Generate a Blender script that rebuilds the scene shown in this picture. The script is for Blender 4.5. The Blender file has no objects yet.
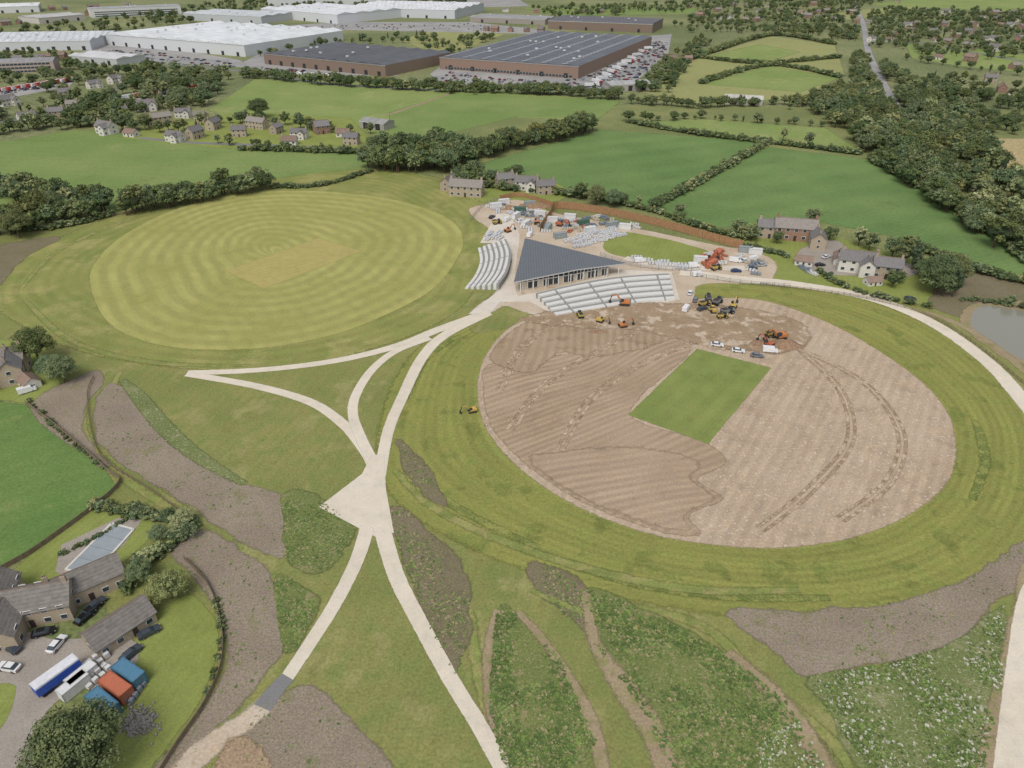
import bpy, math, random, bmesh
import numpy as np
from mathutils import Vector, Matrix, noise as mnoise
from mathutils.geometry import tessellate_polygon
random.seed(7); rng=np.random.default_rng(7)
scene=bpy.context.scene
# ------------------------------------------------------------ camera / survey
H=120.0; PITCH=math.radians(32); F=710.0
sp,cp=math.sin(PITCH),math.cos(PITCH)
def G(u,v,z=0.0):
    x=(u-512)/F; a=(v-384)/F
    t=(H-z)/(sp+a*cp)
    return (x*t,(cp-a*sp)*t,z)
def GP(pts): return [G(*p)[:2] for p in pts]
cam=bpy.data.objects.new('camera',bpy.data.cameras.new('camera'))
scene.collection.objects.link(cam); scene.camera=cam
cam.location=(0,0,H); cam.rotation_euler=(math.radians(90)-PITCH,0,0)
cam.data.sensor_width=36; cam.data.lens=F/1024*36; cam.data.clip_end=20000; cam.data.clip_start=1
# ------------------------------------------------------------ light
SE,SR=math.radians(55),math.radians(200)
w=bpy.data.worlds.new('World'); scene.world=w; w.use_nodes=True
nt=w.node_tree; bg=nt.nodes['Background']
sky=nt.nodes.new('ShaderNodeTexSky'); sky.sky_type='NISHITA'; sky.sun_disc=False
sky.sun_elevation=SE; sky.sun_rotation=SR; sky.dust_density=3; sky.air_density=1
hs=nt.nodes.new('ShaderNodeHueSaturation'); hs.inputs['Saturation'].default_value=0.4
nt.links.new(sky.outputs[0],hs.inputs['Color']); nt.links.new(hs.outputs[0],bg.inputs[0]); bg.inputs[1].default_value=0.15
sd=bpy.data.lights.new('sun','SUN'); sd.energy=1.5; sd.angle=math.radians(28); sd.color=(1,.95,.88)
so=bpy.data.objects.new('sun',sd); scene.collection.objects.link(so)
sv=Vector((math.sin(SR)*math.cos(SE),math.cos(SR)*math.cos(SE),math.sin(SE)))
so.rotation_euler=sv.to_track_quat('Z','Y').to_euler()
scene.view_settings.view_transform='Standard'
try: scene.view_settings.look='None'
except: pass
# ------------------------------------------------------------ material tools
KE=1.10
def C(r,g,b,k=None):
    f=lambda c:(c/12.92 if c<=.04045 else ((c+.055)/1.055)**2.4)
    k=k*.84 if k else KE
    return tuple(min(.82,f(c/255.)/k) for c in (r,g,b))+(1,)
def CG(r,g,b):
    if g>r and g>b:
        l=.3*r+.59*g+.11*b; f=.10
        r,g,b=[(c*(1-f)+l*f)*1.03 for c in (r+5,g,b)]
    return C(r,g,b)
class NT:
    def __init__(s,name):
        s.m=bpy.data.materials.new(name); s.m.use_nodes=True; s.t=s.m.node_tree; s.t.nodes.clear()
        s.out=s.t.nodes.new('ShaderNodeOutputMaterial')
    def n(s,typ,ins=None,**pr):
        nd=s.t.nodes.new(typ)
        for k,v in pr.items(): setattr(nd,k,v)
        for k,v in (ins or {}).items():
            if isinstance(v,bpy.types.NodeSocket): s.t.links.new(v,nd.inputs[k])
            else: nd.inputs[k].default_value=v
        return nd
    def math(s,op,a,b=0.0,clamp=False,c=None):
        i={0:a,1:b}
        if c is not None:i[2]=c
        return s.n('ShaderNodeMath',i,operation=op,use_clamp=clamp).outputs[0]
    def noise(s,vec,scale,detail=3,rough=.55,dist=0):
        return s.n('ShaderNodeTexNoise',{'Vector':vec,'Scale':scale,'Detail':detail,'Roughness':rough,'Distortion':dist}).outputs[0]
    def rng(s,v,a,b,c=0.,d=1.):
        return s.n('ShaderNodeMapRange',{0:v,1:a,2:b,3:c,4:d}).outputs[0]
    def mix(s,f,a,b,blend='MIX'):
        return s.n('ShaderNodeMix',{0:f,6:a,7:b},data_type='RGBA',blend_type=blend).outputs[2]
    def bright(s,col,fac):
        if isinstance(col,tuple): col=col[:3]
        return s.n('ShaderNodeVectorMath',{0:col,3:fac},operation='SCALE').outputs[0]
    def attr(s,nm): return s.n('ShaderNodeAttribute',attribute_name=nm).outputs['Fac']
    def pos(s): return s.n('ShaderNodeNewGeometry').outputs['Position']
def gmat(name,c1,c2,c3=None,big=45,mid=7,fine=.7,a_mid=.6,a_fine=.3,stripes=(),speck=None,feather=True,bump=.15,patch=None,fscale=.5):
    s=NT(name); p=s.pos()
    n1=s.noise(p,1/big,2,.6); n2=s.noise(p,1/mid,5,.68); n3=s.noise(p,1/fine,2,.7)
    col=s.mix(s.rng(n1,.38,.62),CG(*c1),CG(*c2))
    if c3: col=s.mix(s.math('MULTIPLY',s.rng(n2,.42,.68),a_mid),col,CG(*c3))
    if patch:
        n4=s.noise(p,1/patch[2],4,.65)
        col=s.mix(s.rng(n4,patch[1],patch[1]+.08,0,patch[3]),col,CG(*patch[0]))
    br=s.rng(n3,.3,.7,1-a_fine,1+a_fine)
    br2=s.rng(n2,.3,.7,1-a_mid*.25,1+a_mid*.25)
    br=s.math('MULTIPLY',br,br2)
    if stripes: dn=s.noise(p,.014,1); mk=s.rng(s.noise(p,.04,3,.75),.38,.6,.25,1.)
    for st in stripes:
        kind,ang,wd,am=st[:4]; ds=st[4] if len(st)>4 else .6
        if kind=='attr': sc=s.attr('rr')
        else:
            a=math.radians(ang)
            sc=s.n('ShaderNodeVectorMath',{0:p,1:(-math.sin(a),math.cos(a),0)},operation='DOT_PRODUCT').outputs['Value']
        sc=s.math('ADD',sc,s.math('MULTIPLY',s.math('SUBTRACT',dn,.5),ds*30))
        sn=s.math('SINE',s.math('MULTIPLY',sc,2*math.pi/wd))
        sn=s.rng(sn,-.6,.6,-1,1)
        br=s.math('MULTIPLY',br,s.math('ADD',1.,s.math('MULTIPLY',s.math('MULTIPLY',sn,am),mk)))
    col=s.bright(col,br)
    if speck:
        v=s.noise(p,speck[2],2,.8); m=s.rng(v,speck[1],speck[1]+.05)
        col=s.mix(m,col,CG(*speck[0]))
    b=s.n('ShaderNodeBsdfPrincipled',{'Base Color':col,'Roughness':.95,'Specular IOR Level':.08})
    if bump>.1:
        bp=s.n('ShaderNodeBump',{'Strength':bump,'Distance':.4,'Height':n3}); s.t.links.new(bp.outputs[0],b.inputs['Normal'])
    if feather:
        e=s.attr('edge'); nn=s.noise(p,fscale,3,.75)
        f=s.math('MULTIPLY',s.math('ADD',e,s.math('SUBTRACT',s.math('MULTIPLY',s.math('SUBTRACT',nn,.5),.9),.3)),3.,clamp=True)
        f=s.math('MAXIMUM',f,s.math('GREATER_THAN',e,.999))
        tr=s.n('ShaderNodeBsdfTransparent')
        mx=s.n('ShaderNodeMixShader',{0:f,1:tr.outputs[0],2:b.outputs[0]})
        s.t.links.new(mx.outputs[0],s.out.inputs[0])
    else: s.t.links.new(b.outputs[0],s.out.inputs[0])
    return s.m
def pm(name,c,rough=.6,metal=0,var=.12,sc=1.5,spec=.3,k=None,bands=None,rnd=0.):
    s=NT(name); tc=s.n('ShaderNodeTexCoord').outputs['Object']
    n=s.noise(tc,sc,3,.65); br=s.rng(n,.3,.7,1-var,1+var)
    if bands:
        sx=s.n('ShaderNodeSeparateXYZ',{0:tc}).outputs[bands[0]]
        sn=s.math('SINE',s.math('MULTIPLY',sx,2*math.pi/bands[1])); br=s.math('MULTIPLY',br,s.rng(sn,.2,.9,1+bands[2]*.3,1-bands[2]))
    if rnd:
        r=s.n('ShaderNodeObjectInfo').outputs['Random']; br=s.math('MULTIPLY',br,s.rng(r,0,1,1-rnd,1+rnd))
    col=s.bright(C(*c,k),br)
    b=s.n('ShaderNodeBsdfPrincipled',{'Base Color':col,'Roughness':rough,'Metallic':metal,'Specular IOR Level':spec})
    s.t.links.new(b.outputs[0],s.out.inputs[0]); return s.m
def leafmat(name,ca,cb,k=.86):
    s=NT(name); tc=s.n('ShaderNodeTexCoord').outputs['Object']
    n=s.noise(tc,.35,2,.6)
    col=s.mix(s.rng(n,.35,.65),C(*ca,k),C(*cb,k))
    r=s.n('ShaderNodeObjectInfo').outputs['Random']
    r2=s.math('FRACT',s.math('MULTIPLY',r,7.31))
    hsv=s.n('ShaderNodeHueSaturation',{'Hue':s.rng(r,0,1,.465,.515),'Saturation':s.rng(r2,0,1,.98,.74),'Value':s.rng(r2,0,1,.75,1.35),'Color':col}).outputs[0]
    b=s.n('ShaderNodeBsdfPrincipled',{'Base Color':hsv,'Roughness':.8,'Specular IOR Level':.15})
    s.t.links.new(b.outputs[0],s.out.inputs[0]); return s.m
# ------------------------------------------------------------ sheets
def smooth(pts,closed=True,n=6):
    P=[np.array(p[:2],float) for p in pts]; out=[]; N=len(P)
    rngi=range(N if closed else N-1)
    for i in rngi:
        if closed: a,b,c,d=P[(i-1)%N],P[i],P[(i+1)%N],P[(i+2)%N]
        else: a,b,c,d=P[max(i-1,0)],P[i],P[i+1],P[min(i+2,N-1)]
        for k in range(n):
            t=k/n
            out.append(.5*((2*b)+(-a+c)*t+(2*a-5*b+4*c-d)*t*t+(-a+3*b-3*c+d)*t**3))
    if not closed: out.append(P[-1])
    return out
def densify(pts,step):
    out=[];N=len(pts)
    for i in range(N):
        a=np.array(pts[i]);b=np.array(pts[(i+1)%N]);L=np.linalg.norm(b-a);k=max(1,int(L/step))
        for j in range(k): out.append(a+(b-a)*j/k)
    return out
def newmesh(name,V,Fc,mats,mi=None,attrs=None):
    me=bpy.data.meshes.new(name); me.from_pydata([tuple(v) for v in V],[],Fc)
    for m in mats: me.materials.append(m)
    if mi is not None: me.polygons.foreach_set('material_index',mi)
    for k,v in (attrs or {}).items():
        at=me.attributes.new(k,'FLOAT','POINT'); at.data.foreach_set('value',v)
    me.update(); return me
def addobj(name,me,parent=None,loc=(0,0,0)):
    o=bpy.data.objects.new(name,me); scene.collection.objects.link(o)
    if parent: o.parent=parent
    o.location=loc; return o
cnt=[0]
def LZ(layer): cnt[0]+=1; return .012*layer+.0001*cnt[0]
def area(p): return .5*sum(p[i][0]*p[(i+1)%len(p)][1]-p[(i+1)%len(p)][0]*p[i][1] for i in range(len(p)))
def sheet(name,px,mat,layer,feather=1.2,curve=True,jit=.3,step=2.):
    P=GP(px)
    if curve: P=smooth(P)
    if area(P)<0: P=P[::-1]
    dist=max(1,np.linalg.norm(np.mean(P,axis=0))/200)
    P=densify(P,step*dist); N=len(P); P=np.array(P)
    T=np.roll(P,-1,0)-np.roll(P,1,0); T/=np.maximum(np.linalg.norm(T,axis=1,keepdims=True),1e-6)
    Nn=np.stack([T[:,1],-T[:,0]],1)
    if jit:
        j=np.array([mnoise.noise(Vector((p[0]*.12,p[1]*.12,3.)))+.5*mnoise.noise(Vector((p[0]*.5,p[1]*.5,7.))) for p in P])
        P=P+Nn*(j*jit*2)[:,None]
    # the feather narrows wherever the outline doubles back on itself (sharp tips), so no faces overlap
    seg=np.linalg.norm(np.roll(P,-1,0)-P,axis=1); cum=np.concatenate([[0],np.cumsum(seg)[:-1]]); tot=seg.sum()
    D=np.linalg.norm(P[:,None]-P[None],axis=2); A=np.abs(cum[:,None]-cum[None]); A=np.minimum(A,tot-A)
    D2=np.where((A>1.25*D)&(A>0),D,1e9); hw=np.minimum(feather*.5,.22*D2.min(axis=1))
    hw=np.minimum(hw,np.minimum(np.roll(hw,1)+.4,np.roll(hw,-1)+.4)); hw=np.maximum(hw,.01)
    O=P+Nn*hw[:,None]; I=P-Nn*hw[:,None]
    z=LZ(layer)
    V=[(a[0],a[1],z) for a in I]+[(a[0],a[1],z-.003) for a in O]
    tri=tessellate_polygon([[Vector((a[0],a[1],0)) for a in I]])
    Fc=[]
    for t in tri:
        a,b,c=[I[i] for i in t]
        if (b[0]-a[0])*(c[1]-a[1])-(c[0]-a[0])*(b[1]-a[1])<0: t=(t[0],t[2],t[1])
        Fc.append(tuple(t))
    for i in range(N):
        j=(i+1)%N; Fc.append((i,N+i,N+j,j))
    return addobj(name,newmesh(name,V,Fc,[mat],attrs={'edge':[1.]*N+[0.]*N}))
def ribbon(name,px,wd,mat,layer,feather=.5,off=0.):
    P=np.array(smooth(GP(px),False,10))
    N=len(P); T=np.gradient(P,axis=0); T/=np.linalg.norm(T,axis=1,keepdims=True); Nn=np.stack([-T[:,1],T[:,0]],1)
    P=P+Nn*off
    W=np.interp(np.linspace(0,1,N),np.linspace(0,1,len(wd)),wd) if isinstance(wd,(list,tuple)) else np.full(N,wd)
    W=W/2; z=LZ(layer); V=[];E=[];Fc=[]
    for k,(o,e) in enumerate([(W+feather*.5,0),(np.maximum(W-feather*.5,.05),1),(-np.maximum(W-feather*.5,.05),1),(-W-feather*.5,0)]):
        Q=P+Nn*np.asarray(o)[:,None]; V+=[(q[0],q[1],z) for q in Q]; E+=[float(e)]*N
    for k in range(3):
        for i in range(N-1): Fc.append((k*N+i,(k+1)*N+i,(k+1)*N+i+1,k*N+i+1))
    return addobj(name,newmesh(name,V,Fc,[mat],attrs={'edge':E}))
def polar(P,ctr,angs):
    P=np.array(P)-ctr; th=np.arctan2(P[:,1],P[:,0]); r=np.linalg.norm(P,axis=1); o=np.argsort(th); 
    return np.interp(angs,np.concatenate([th[o]-2*np.pi,th[o],th[o]+2*np.pi]),np.tile(r[o],3))
def disc(name,inner,outer,ctr,mat,layer,feather=1.5,rings=14):
    A=np.linspace(-np.pi,np.pi,241)[:-1]; ro=polar(smooth(GP(outer),True,8),ctr,A)
    ri=polar(smooth(GP(inner),True,8),ctr,A)-2.5 if inner else np.zeros(240)
    z=LZ(layer);V=[];E=[];R=[];Fc=[];n=len(A);L=[]
    for k in range(rings+1): L.append((k/rings,1.,0))
    L.append((1.,0.,feather))
    for f,e,ex in L:
        r=ri+(ro-ri)*f+ex
        for a,rr,b in zip(A,r,ro+feather): 
            V.append((ctr[0]+math.cos(a)*rr,ctr[1]+math.sin(a)*rr,z)); E.append(e); R.append(b-rr if not inner else f*float(np.mean(ro-ri)))
    for k in range(len(L)-1):
        for i in range(n):
            j=(i+1)%n; Fc.append((k*n+i,(k+1)*n+i,(k+1)*n+j,k*n+j))
    return addobj(name,newmesh(name,V,Fc,[mat],attrs={'edge':E,'rr':R}))
def inpoly(x,y,P):
    c=False;n=len(P);j=n-1
    for i in range(n):
        if (P[i][1]>y)!=(P[j][1]>y) and x<(P[j][0]-P[i][0])*(y-P[i][1])/(P[j][1]-P[i][1])+P[i][0]: c=not c
        j=i
    return c
# ------------------------------------------------------------ ground materials
m_base=gmat('rough_pasture',(116,128,78),(136,143,90),(92,109,65),big=70,mid=14,fine=1.2,a_mid=.9,feather=False)
m_far=gmat('far_countryside',(108,122,80),(136,142,98),(86,103,66),big=160,mid=40,fine=4,feather=False)
m_site=gmat('site_grass',(124,133,74),(140,143,82),(98,116,60),big=26,mid=5,fine=.6,a_mid=.95,a_fine=.22,patch=((158,152,104),.54,14,.5),stripes=(('lin',75,3.2,.03,.3),))
m_oval=gmat('outfield_grass',(148,152,84),(158,159,92),(138,145,78),big=25,mid=5,fine=.7,a_fine=.12,stripes=(('attr',0,7.5,.09,.05),('lin',122,6,.03,.05)))
m_ring=gmat('oval_surround_grass',(126,137,72),(146,148,84),(104,122,60),big=20,mid=5,fine=.7,a_mid=.9,a_fine=.18,stripes=(('attr',0,5.5,.07,.1),),patch=((162,155,102),.52,16,.55))
m_ringr=gmat('banked_grass',(134,140,72),(150,149,84),(106,121,58),big=18,mid=5,fine=.7,a_mid=.9,a_fine=.2,stripes=(('attr',0,8.0,.06,.3),('attr',0,2.3,.07,.25)),patch=((98,115,56),.55,9,.6))
m_square=gmat('cricket_square_grass',(170,160,102),(176,164,106),(162,153,92),big=14,mid=3,fine=.5,a_fine=.1,stripes=(('lin',40,3,.03,.0),))
m_sqg=gmat('new_square_grass',(120,138,72),(134,147,80),(102,124,60),big=12,mid=3,fine=.5,a_mid=.9,a_fine=.15,stripes=(('lin',52,6,.05,.0),))
m_brown=gmat('prepared_soil',(190,172,150),(180,161,138),(168,148,125),big=26,mid=5,fine=.6,a_mid=.9,a_fine=.17,stripes=(('lin',57,3.1,.07,.15),('lin',57,12.4,.03,.15)),speck=((208,194,176),.61,.9),patch=((172,152,128),.53,14,.6))
m_till=gmat('tilled_soil',(178,158,135),(166,146,122),(150,130,106),big=22,mid=4,fine=.6,a_mid=.8,a_fine=.14,stripes=(('lin',33,2.4,.10,.7),('lin',33,7.2,.05,.7)))
m_till2=gmat('tracked_soil',(176,156,132),(164,144,120),(148,128,104),big=20,mid=4,fine=.6,a_mid=.8,a_fine=.14,stripes=(('lin',80,3.0,.10,.5),),patch=((146,126,102),.55,7,.7))
m_till3=gmat('furrowed_soil',(180,160,137),(168,148,125),(153,133,110),big=22,mid=4,fine=.6,a_mid=.8,a_fine=.14,stripes=(('lin',14,2.6,.09,.6),('lin',14,7.8,.04,.6)))
m_track=gmat('wheel_track',(160,139,115),(150,130,106),(170,150,126),big=10,mid=2,fine=.5,a_mid=.9,a_fine=.15,patch=((184,165,142),.5,4,.9))
m_path=gmat('limestone_path',(214,204,186),(222,212,195),(202,190,170),big=14,mid=3,fine=.4,a_mid=.6,a_fine=.07,bump=.03)
m_pave=gmat('pale_paving',(208,199,184),(218,210,198),(190,178,160),big=12,mid=3,fine=.5,a_mid=.6,a_fine=.08,bump=.03)
m_yard=gmat('site_hardcore',(192,176,154),(206,193,174),(170,148,124),big=12,mid=3,fine=.6,a_mid=.8,a_fine=.15,patch=((150,128,104),.6,6,.6))
m_soil=gmat('topsoil_bed',(146,133,118),(158,145,129),(122,113,94),big=16,mid=3,fine=.45,a_mid=.8,a_fine=.26,speck=((112,118,78),.64,1.2),bump=.4,patch=((118,120,82),.58,8,.6))
m_soild=gmat('weedy_bed',(134,122,103),(124,115,92),(104,106,72),big=10,mid=2,fine=.4,a_mid=.9,a_fine=.28,speck=((98,110,62),.6,1.5),bump=.4)
m_wild=gmat('wildflower_ground',(104,121,66),(118,131,74),(84,104,54),big=12,mid=2.5,fine=.45,a_mid=.9,a_fine=.3,speck=((150,147,108),.6,1.3),bump=.4,patch=((144,133,98),.55,5,.7))
m_wild2=gmat('wildflower_ground_pale',(108,123,72),(122,133,84),(92,110,60),big=12,mid=2.5,fine=.45,a_mid=.9,a_fine=.3,speck=((172,172,146),.6,1.3),bump=.4,patch=((150,146,112),.56,6,.6))
m_grn=gmat('lush_grass',(94,128,66),(108,137,74),(80,114,56),big=30,mid=7,fine=.8,a_mid=.8,a_fine=.17,stripes=(('lin',35,6,.03,.1),),patch=((126,140,82),.58,12,.4))
m_lawn=gmat('garden_lawn',(126,141,70),(136,149,78),(110,129,61),big=12,mid=3,fine=.5,a_fine=.15,stripes=(('lin',70,2.2,.03,.1),))
m_fa=gmat('pasture_field',(110,137,74),(126,147,84),(96,125,64),big=70,mid=16,fine=2,a_mid=.7,a_fine=.12,stripes=(('lin',-5,9,.02,.3),),patch=((134,146,90),.58,40,.4))
m_fb=gmat('pasture_field_light',(120,143,78),(134,152,88),(106,132,68),big=70,mid=16,fine=2,a_mid=.7,a_fine=.12,stripes=(('lin',60,9,.02,.3),),patch=((144,152,96),.56,36,.5))
m_fc=gmat('crop_field',(96,128,72),(110,139,80),(84,118,62),big=60,mid=16,fine=2,a_mid=.7,a_fine=.1,stripes=(('lin',24,24,.05,.0),('lin',24,3,.03,.0)))
m_fy=gmat('dry_meadow',(160,159,106),(144,150,96),(122,134,82),big=60,mid=14,fine=2,a_mid=.9,a_fine=.15)
m_ftan=gmat('stubble_field',(180,164,124),(172,156,116),(162,148,110),big=60,mid=14,fine=2,stripes=(('lin',70,8,.03,.2),))
m_asph=gmat('asphalt',(124,124,124),(134,133,131),(112,112,112),big=25,mid=4,fine=.5,a_mid=.4,a_fine=.08,bump=.03)
m_grav=gmat('gravel_drive',(156,148,138),(168,160,150),(138,130,120),big=12,mid=3,fine=.4,a_mid=.5,a_fine=.14)
m_dirt=gmat('bare_dirt_track',(168,150,124),(158,140,114),(136,128,94),big=12,mid=2.5,fine=.5,a_mid=.9,a_fine=.2,patch=((122,128,76),.53,4,.75))
m_conc=gmat('industrial_yard',(168,165,160),(150,149,148),(134,134,133),big=40,mid=9,fine=1.5,a_mid=.5,a_fine=.1)
m_wear=gmat('worn_grass',(156,150,100),(148,146,92),(132,137,78),big=8,mid=3,fine=.5,a_mid=.9,a_fine=.2,patch=((122,135,72),.44,5,1.))
m_dkg=gmat('uncut_grass',(104,120,60),(116,129,68),(94,111,54),big=12,mid=3,fine=.5,a_mid=.9,a_fine=.25,patch=((132,140,74),.47,4,.9))
m_churn=gmat('churned_soil',(170,149,124),(156,135,110),(140,120,96),big=10,mid=3,fine=.6,a_mid=.9,a_fine=.2,patch=((198,183,163),.52,6,.7))
# ------------------------------------------------------------ ground sheets
me=newmesh('ground',[(-9000,-600,-.02),(9000,-600,-.02),(9000,14000,-.02),(-9000,14000,-.02)],[(0,1,2,3)],[m_far]); addobj('ground',me)
S=sheet
me=newmesh('pasture',[G(u,v)[:2]+(.0,) for u,v in [(-700,900),(1800,900),(1400,120),(1024,110),(700,105),(400,105),(100,118),(0,150),(-500,130)]],[tuple(range(9))],[m_base]); addobj('pasture',me)
S('field',[(208,110),(258,77),(440,88),(622,99),(596,120),(500,117),(430,138),(385,140),(350,122),(235,120)],m_fb,1,4,False)
S('field',[(390,112),(450,94),(622,100),(598,119),(520,116),(430,138),(388,140)],m_fa,2,3,False)
S('field',[(-60,150),(0,142),(75,130),(150,137),(240,150),(365,153),(370,170),(322,186),(270,184),(180,203),(112,216),(60,196),(0,186),(-60,180)],m_fa,1,3,False)
S('field',[(-60,185),(0,185),(35,196),(55,212),(0,222),(-60,235)],m_fb,2,3,False)
S('field',[(452,172),(500,158),(600,130),(690,136),(764,143),(652,206),(588,196),(500,182)],m_fc,1,3,False)
S('field',[(652,211),(768,147),(872,160),(950,205),(1060,280),(1024,285),(960,265),(900,238),(820,222),(700,228)],m_fc,1,3,False)
S('field',[(628,123),(700,119),(826,128),(858,150),(764,141),(690,132)],m_fb,1,3,False)
S('field',[(975,138),(1080,140),(1080,200),(1024,190),(995,165)],m_ftan,1,3,False)
S('meadow',[(640,92),(690,60),(770,36),(835,45),(845,75),(800,98),(700,104)],m_fy,1,6,False)
S('meadow',[(700,84),(770,66),(840,78),(800,92)],m_fb,2,6,False)
S('meadow',[(700,58),(760,44),(800,52),(760,64)],m_fb,2,6,False)
S('meadow',[(800,18),(860,10),(915,6),(905,13),(845,20)],m_fy,1,6,False)
S('field',[(860,4),(960,-4),(1100,-2),(1024,12),(930,8)],m_fb,1,6,False)
S('field',[(905,44),(1000,50),(1080,66),(1080,78),(960,66),(912,58)],m_fb,1,6,False)
S('field',[(520,8),(620,6),(700,8),(690,14),(560,16)],m_fa,1,6,False)
S('field',[(400,40),(440,28),(505,34),(455,52),(420,48)],m_fy,1,4,False)
S('car_park',[(430,74),(448,60),(560,70),(600,40),(672,34),(668,56),(622,92),(540,91),(440,83)],m_conc,2,3,False)
S('car_park',[(240,64),(262,52),(310,56),(400,76),(250,74)],m_conc,2,3,False)
S('car_park',[(70,58),(110,38),(240,60),(250,68),(130,60)],m_conc,2,3,False)
S('car_park',[(240,28),(345,22),(470,22),(545,30),(545,34),(345,30),(300,40)],m_conc,2,3,False)
S('lorry_park',[(-40,100),(0,88),(80,76),(70,86),(0,100)],m_conc,2,3,False)
S('storage_yard',[(120,98),(190,86),(215,92),(190,100),(130,104)],m_conc,2,3,False)
S('access_road',[(440,-2),(520,0),(530,6),(450,8)],m_conc,2,3,False)
ribbon('railway_trackbed',[(850,-6),(862,20),(868,50),(884,85),(905,118),(935,150),(985,195),(1060,255)],8,m_conc,2,3)
ribbon('country_road',[(868,44),(900,40),(960,50),(1060,68)],8,m_asph,2.5,1)
ribbon('country_road',[(860,24),(930,26),(1000,32),(1060,36)],8,m_asph,2.5,1)
ribbon('farm_track',[(385,116),(420,104),(452,93)],4,m_dirt,3,1)
ribbon('country_road',[(-20,125),(60,112),(110,92),(160,66),(230,70),(330,84),(440,90)],7,m_asph,3,1)
ribbon('country_lane',[(140,138),(200,143),(290,146),(360,150)],5,m_asph,3,1)
S('garden_plot',[(150,128),(240,112),(350,118),(372,140),(350,150),(220,148),(120,138)],m_lawn,2,2,False)
S('garden_plot',[(455,180),(550,182),(560,200),(480,204),(440,192)],m_lawn,2,2)
S('garden_plot',[(738,240),(760,222),(830,236),(905,258),(960,290),(930,305),(850,296),(770,282)],m_lawn,2,2)
S('driveway',[(800,250),(835,240),(860,258),(905,262),(915,275),(850,276),(800,268)],m_grav,3,1)
# site
S('site_grass',[(-80,300),(-20,240),(60,222),(200,196),(300,180),(372,168),(440,178),(520,200),(700,260),(900,290),(1060,350),(1200,500),(1300,800),(300,800),(120,640),(60,430),(0,380),(-80,360)],m_site,1,3,True)
cl=np.array(G(280,255)[:2]); cr=np.array(G(715,400)[:2])
outL=[(0,300),(15,268),(60,240),(120,216),(200,196),(300,176),(380,171),(440,184),(490,212),(498,240),(478,262),(468,292),(440,318),(380,343),(300,362),(200,366),(100,352),(40,330)]
inL=[(92,285),(97,262),(125,235),(175,210),(235,195),(300,191),(370,196),(420,207),(452,222),(462,242),(452,265),(430,290),(390,312),(340,332),(280,345),(215,349),(155,343),(110,322)]
disc('oval_surround',None,outL,cl,m_ring,2,4)
disc('cricket_outfield',None,inL,cl,m_oval,3,1.2)
S('cricket_square',[(225,271),(318,238),(361,251),(264,289)],m_square,4,.8,False,.1)
outR=[(384,455),(388,420),(400,382),(428,345),(480,315),(540,300),(620,285),(700,279),(800,287),(880,307),(950,340),(1000,380),(1030,430),(1040,490),(1008,552),(940,588),(850,607),(740,608),(640,594),(560,574),(480,545),(420,512),(392,482)]
inR=[(480,392),(488,356),(515,326),(560,312),(620,304),(690,300),(760,301),(830,325),(897,365),(938,402),(952,440),(944,480),(905,513),(850,535),(785,545),(720,543),(645,530),(572,501),(521,466),(490,430)]
disc('banked_grass',inR,outR,cr,m_ringr,2,4)
disc('prepared_oval_soil',None,inR,cr,m_brown,4,1.6)
S('tilled_soil',[(484,392),(495,362),(600,352),(668,338),(690,352),(630,412),(700,440),(726,462),(697,480),(722,498),(690,515),(700,536),(642,526),(574,497),(524,462),(493,428)],m_till,5,1.6,True,.3)
S('furrowed_soil',[(530,460),(560,452),(640,448),(696,462),(690,480),(712,498),(684,515),(690,530),(642,521),(580,496)],m_till3,6,4,True,.3)
S('tracked_soil',[(490,358),(520,326),(570,312),(612,312),(640,330),(668,340),(600,356),(560,352),(530,372)],m_till2,6,3,True,.5)
S('green_cricket_square',[(628,415),(697,349),(771,368),(708,444)],m_sqg,7,.7,False,.08)
for q in ([(800,350),(840,390),(850,440),(810,490),(760,530)],[(790,345),(860,380),(900,430),(890,480),(840,520)],[(640,330),(600,350),(545,385),(510,430)],[(700,340),(640,365),(590,400),(560,450)],[(560,320),(520,350),(500,390)]):
    for o_ in (-.9,.9): ribbon('wheel_track',q,[.7,.9,.8],m_track,6.5,.7,o_)
for q in ([(400,440),(420,480),(470,515),(540,548)],[(405,400),(425,360),(460,335)],[(560,562),(640,584),(740,597),(830,598)],[(975,420),(985,460),(972,500)]):
    ribbon('uncut_grass_strip',q,[.3,2.4,1.8,.3],m_dkg,3.2,2.6)
for q in ([(395,470),(430,505),(500,540),(600,572),(700,590),(800,590)],[(120,372),(110,400),(120,440),(170,490),(240,530)],[(84,400),(86,440),(120,475),(180,515),(240,560)],[(25,300),(70,340),(150,362),(250,366)],[(600,600),(700,625),(760,680),(830,740),(860,790)],[(470,610),(476,660),(490,720)],[(20,290),(60,250),(140,216),(230,192)]):
    ribbon('worn_grass_strip',q,[.3,2.,1.8,2.,.3],m_wear,3.3,2.6)
def bed(px,mat=None,lay=3.5,f=2.2,j=.7,nm='planting_bed'): return S(nm,px,mat or m_soil,lay,f,True,j)
B1=[(107,384),(125,390),(150,420),(180,450),(230,480),(270,492),(287,515),(286,555),(262,553),(228,532),(180,500),(138,475),(103,446),(92,415)]
B2=[(172,548),(198,530),(232,545),(272,580),(284,640),(252,690),(215,730),(185,768),(150,775),(190,730),(222,680),(226,640),(212,600),(186,570)]
B3=[(390,508),(404,507),(440,540),(466,570),(470,605),(465,655),(457,682),(440,648),(418,602),(403,560),(393,525)]
B4=[(398,440),(420,458),(446,503),(430,498),(405,470)]
B5=[(525,566),(545,563),(586,590),(590,640),(562,612),(532,588)]
B6=[(726,612),(800,611),(900,602),(980,572),(1040,535),(1050,575),(1000,600),(960,638),(900,660),(812,676),(775,652)]
B7=[(262,706),(310,688),(372,742),(385,790),(240,790),(246,730)]
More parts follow.
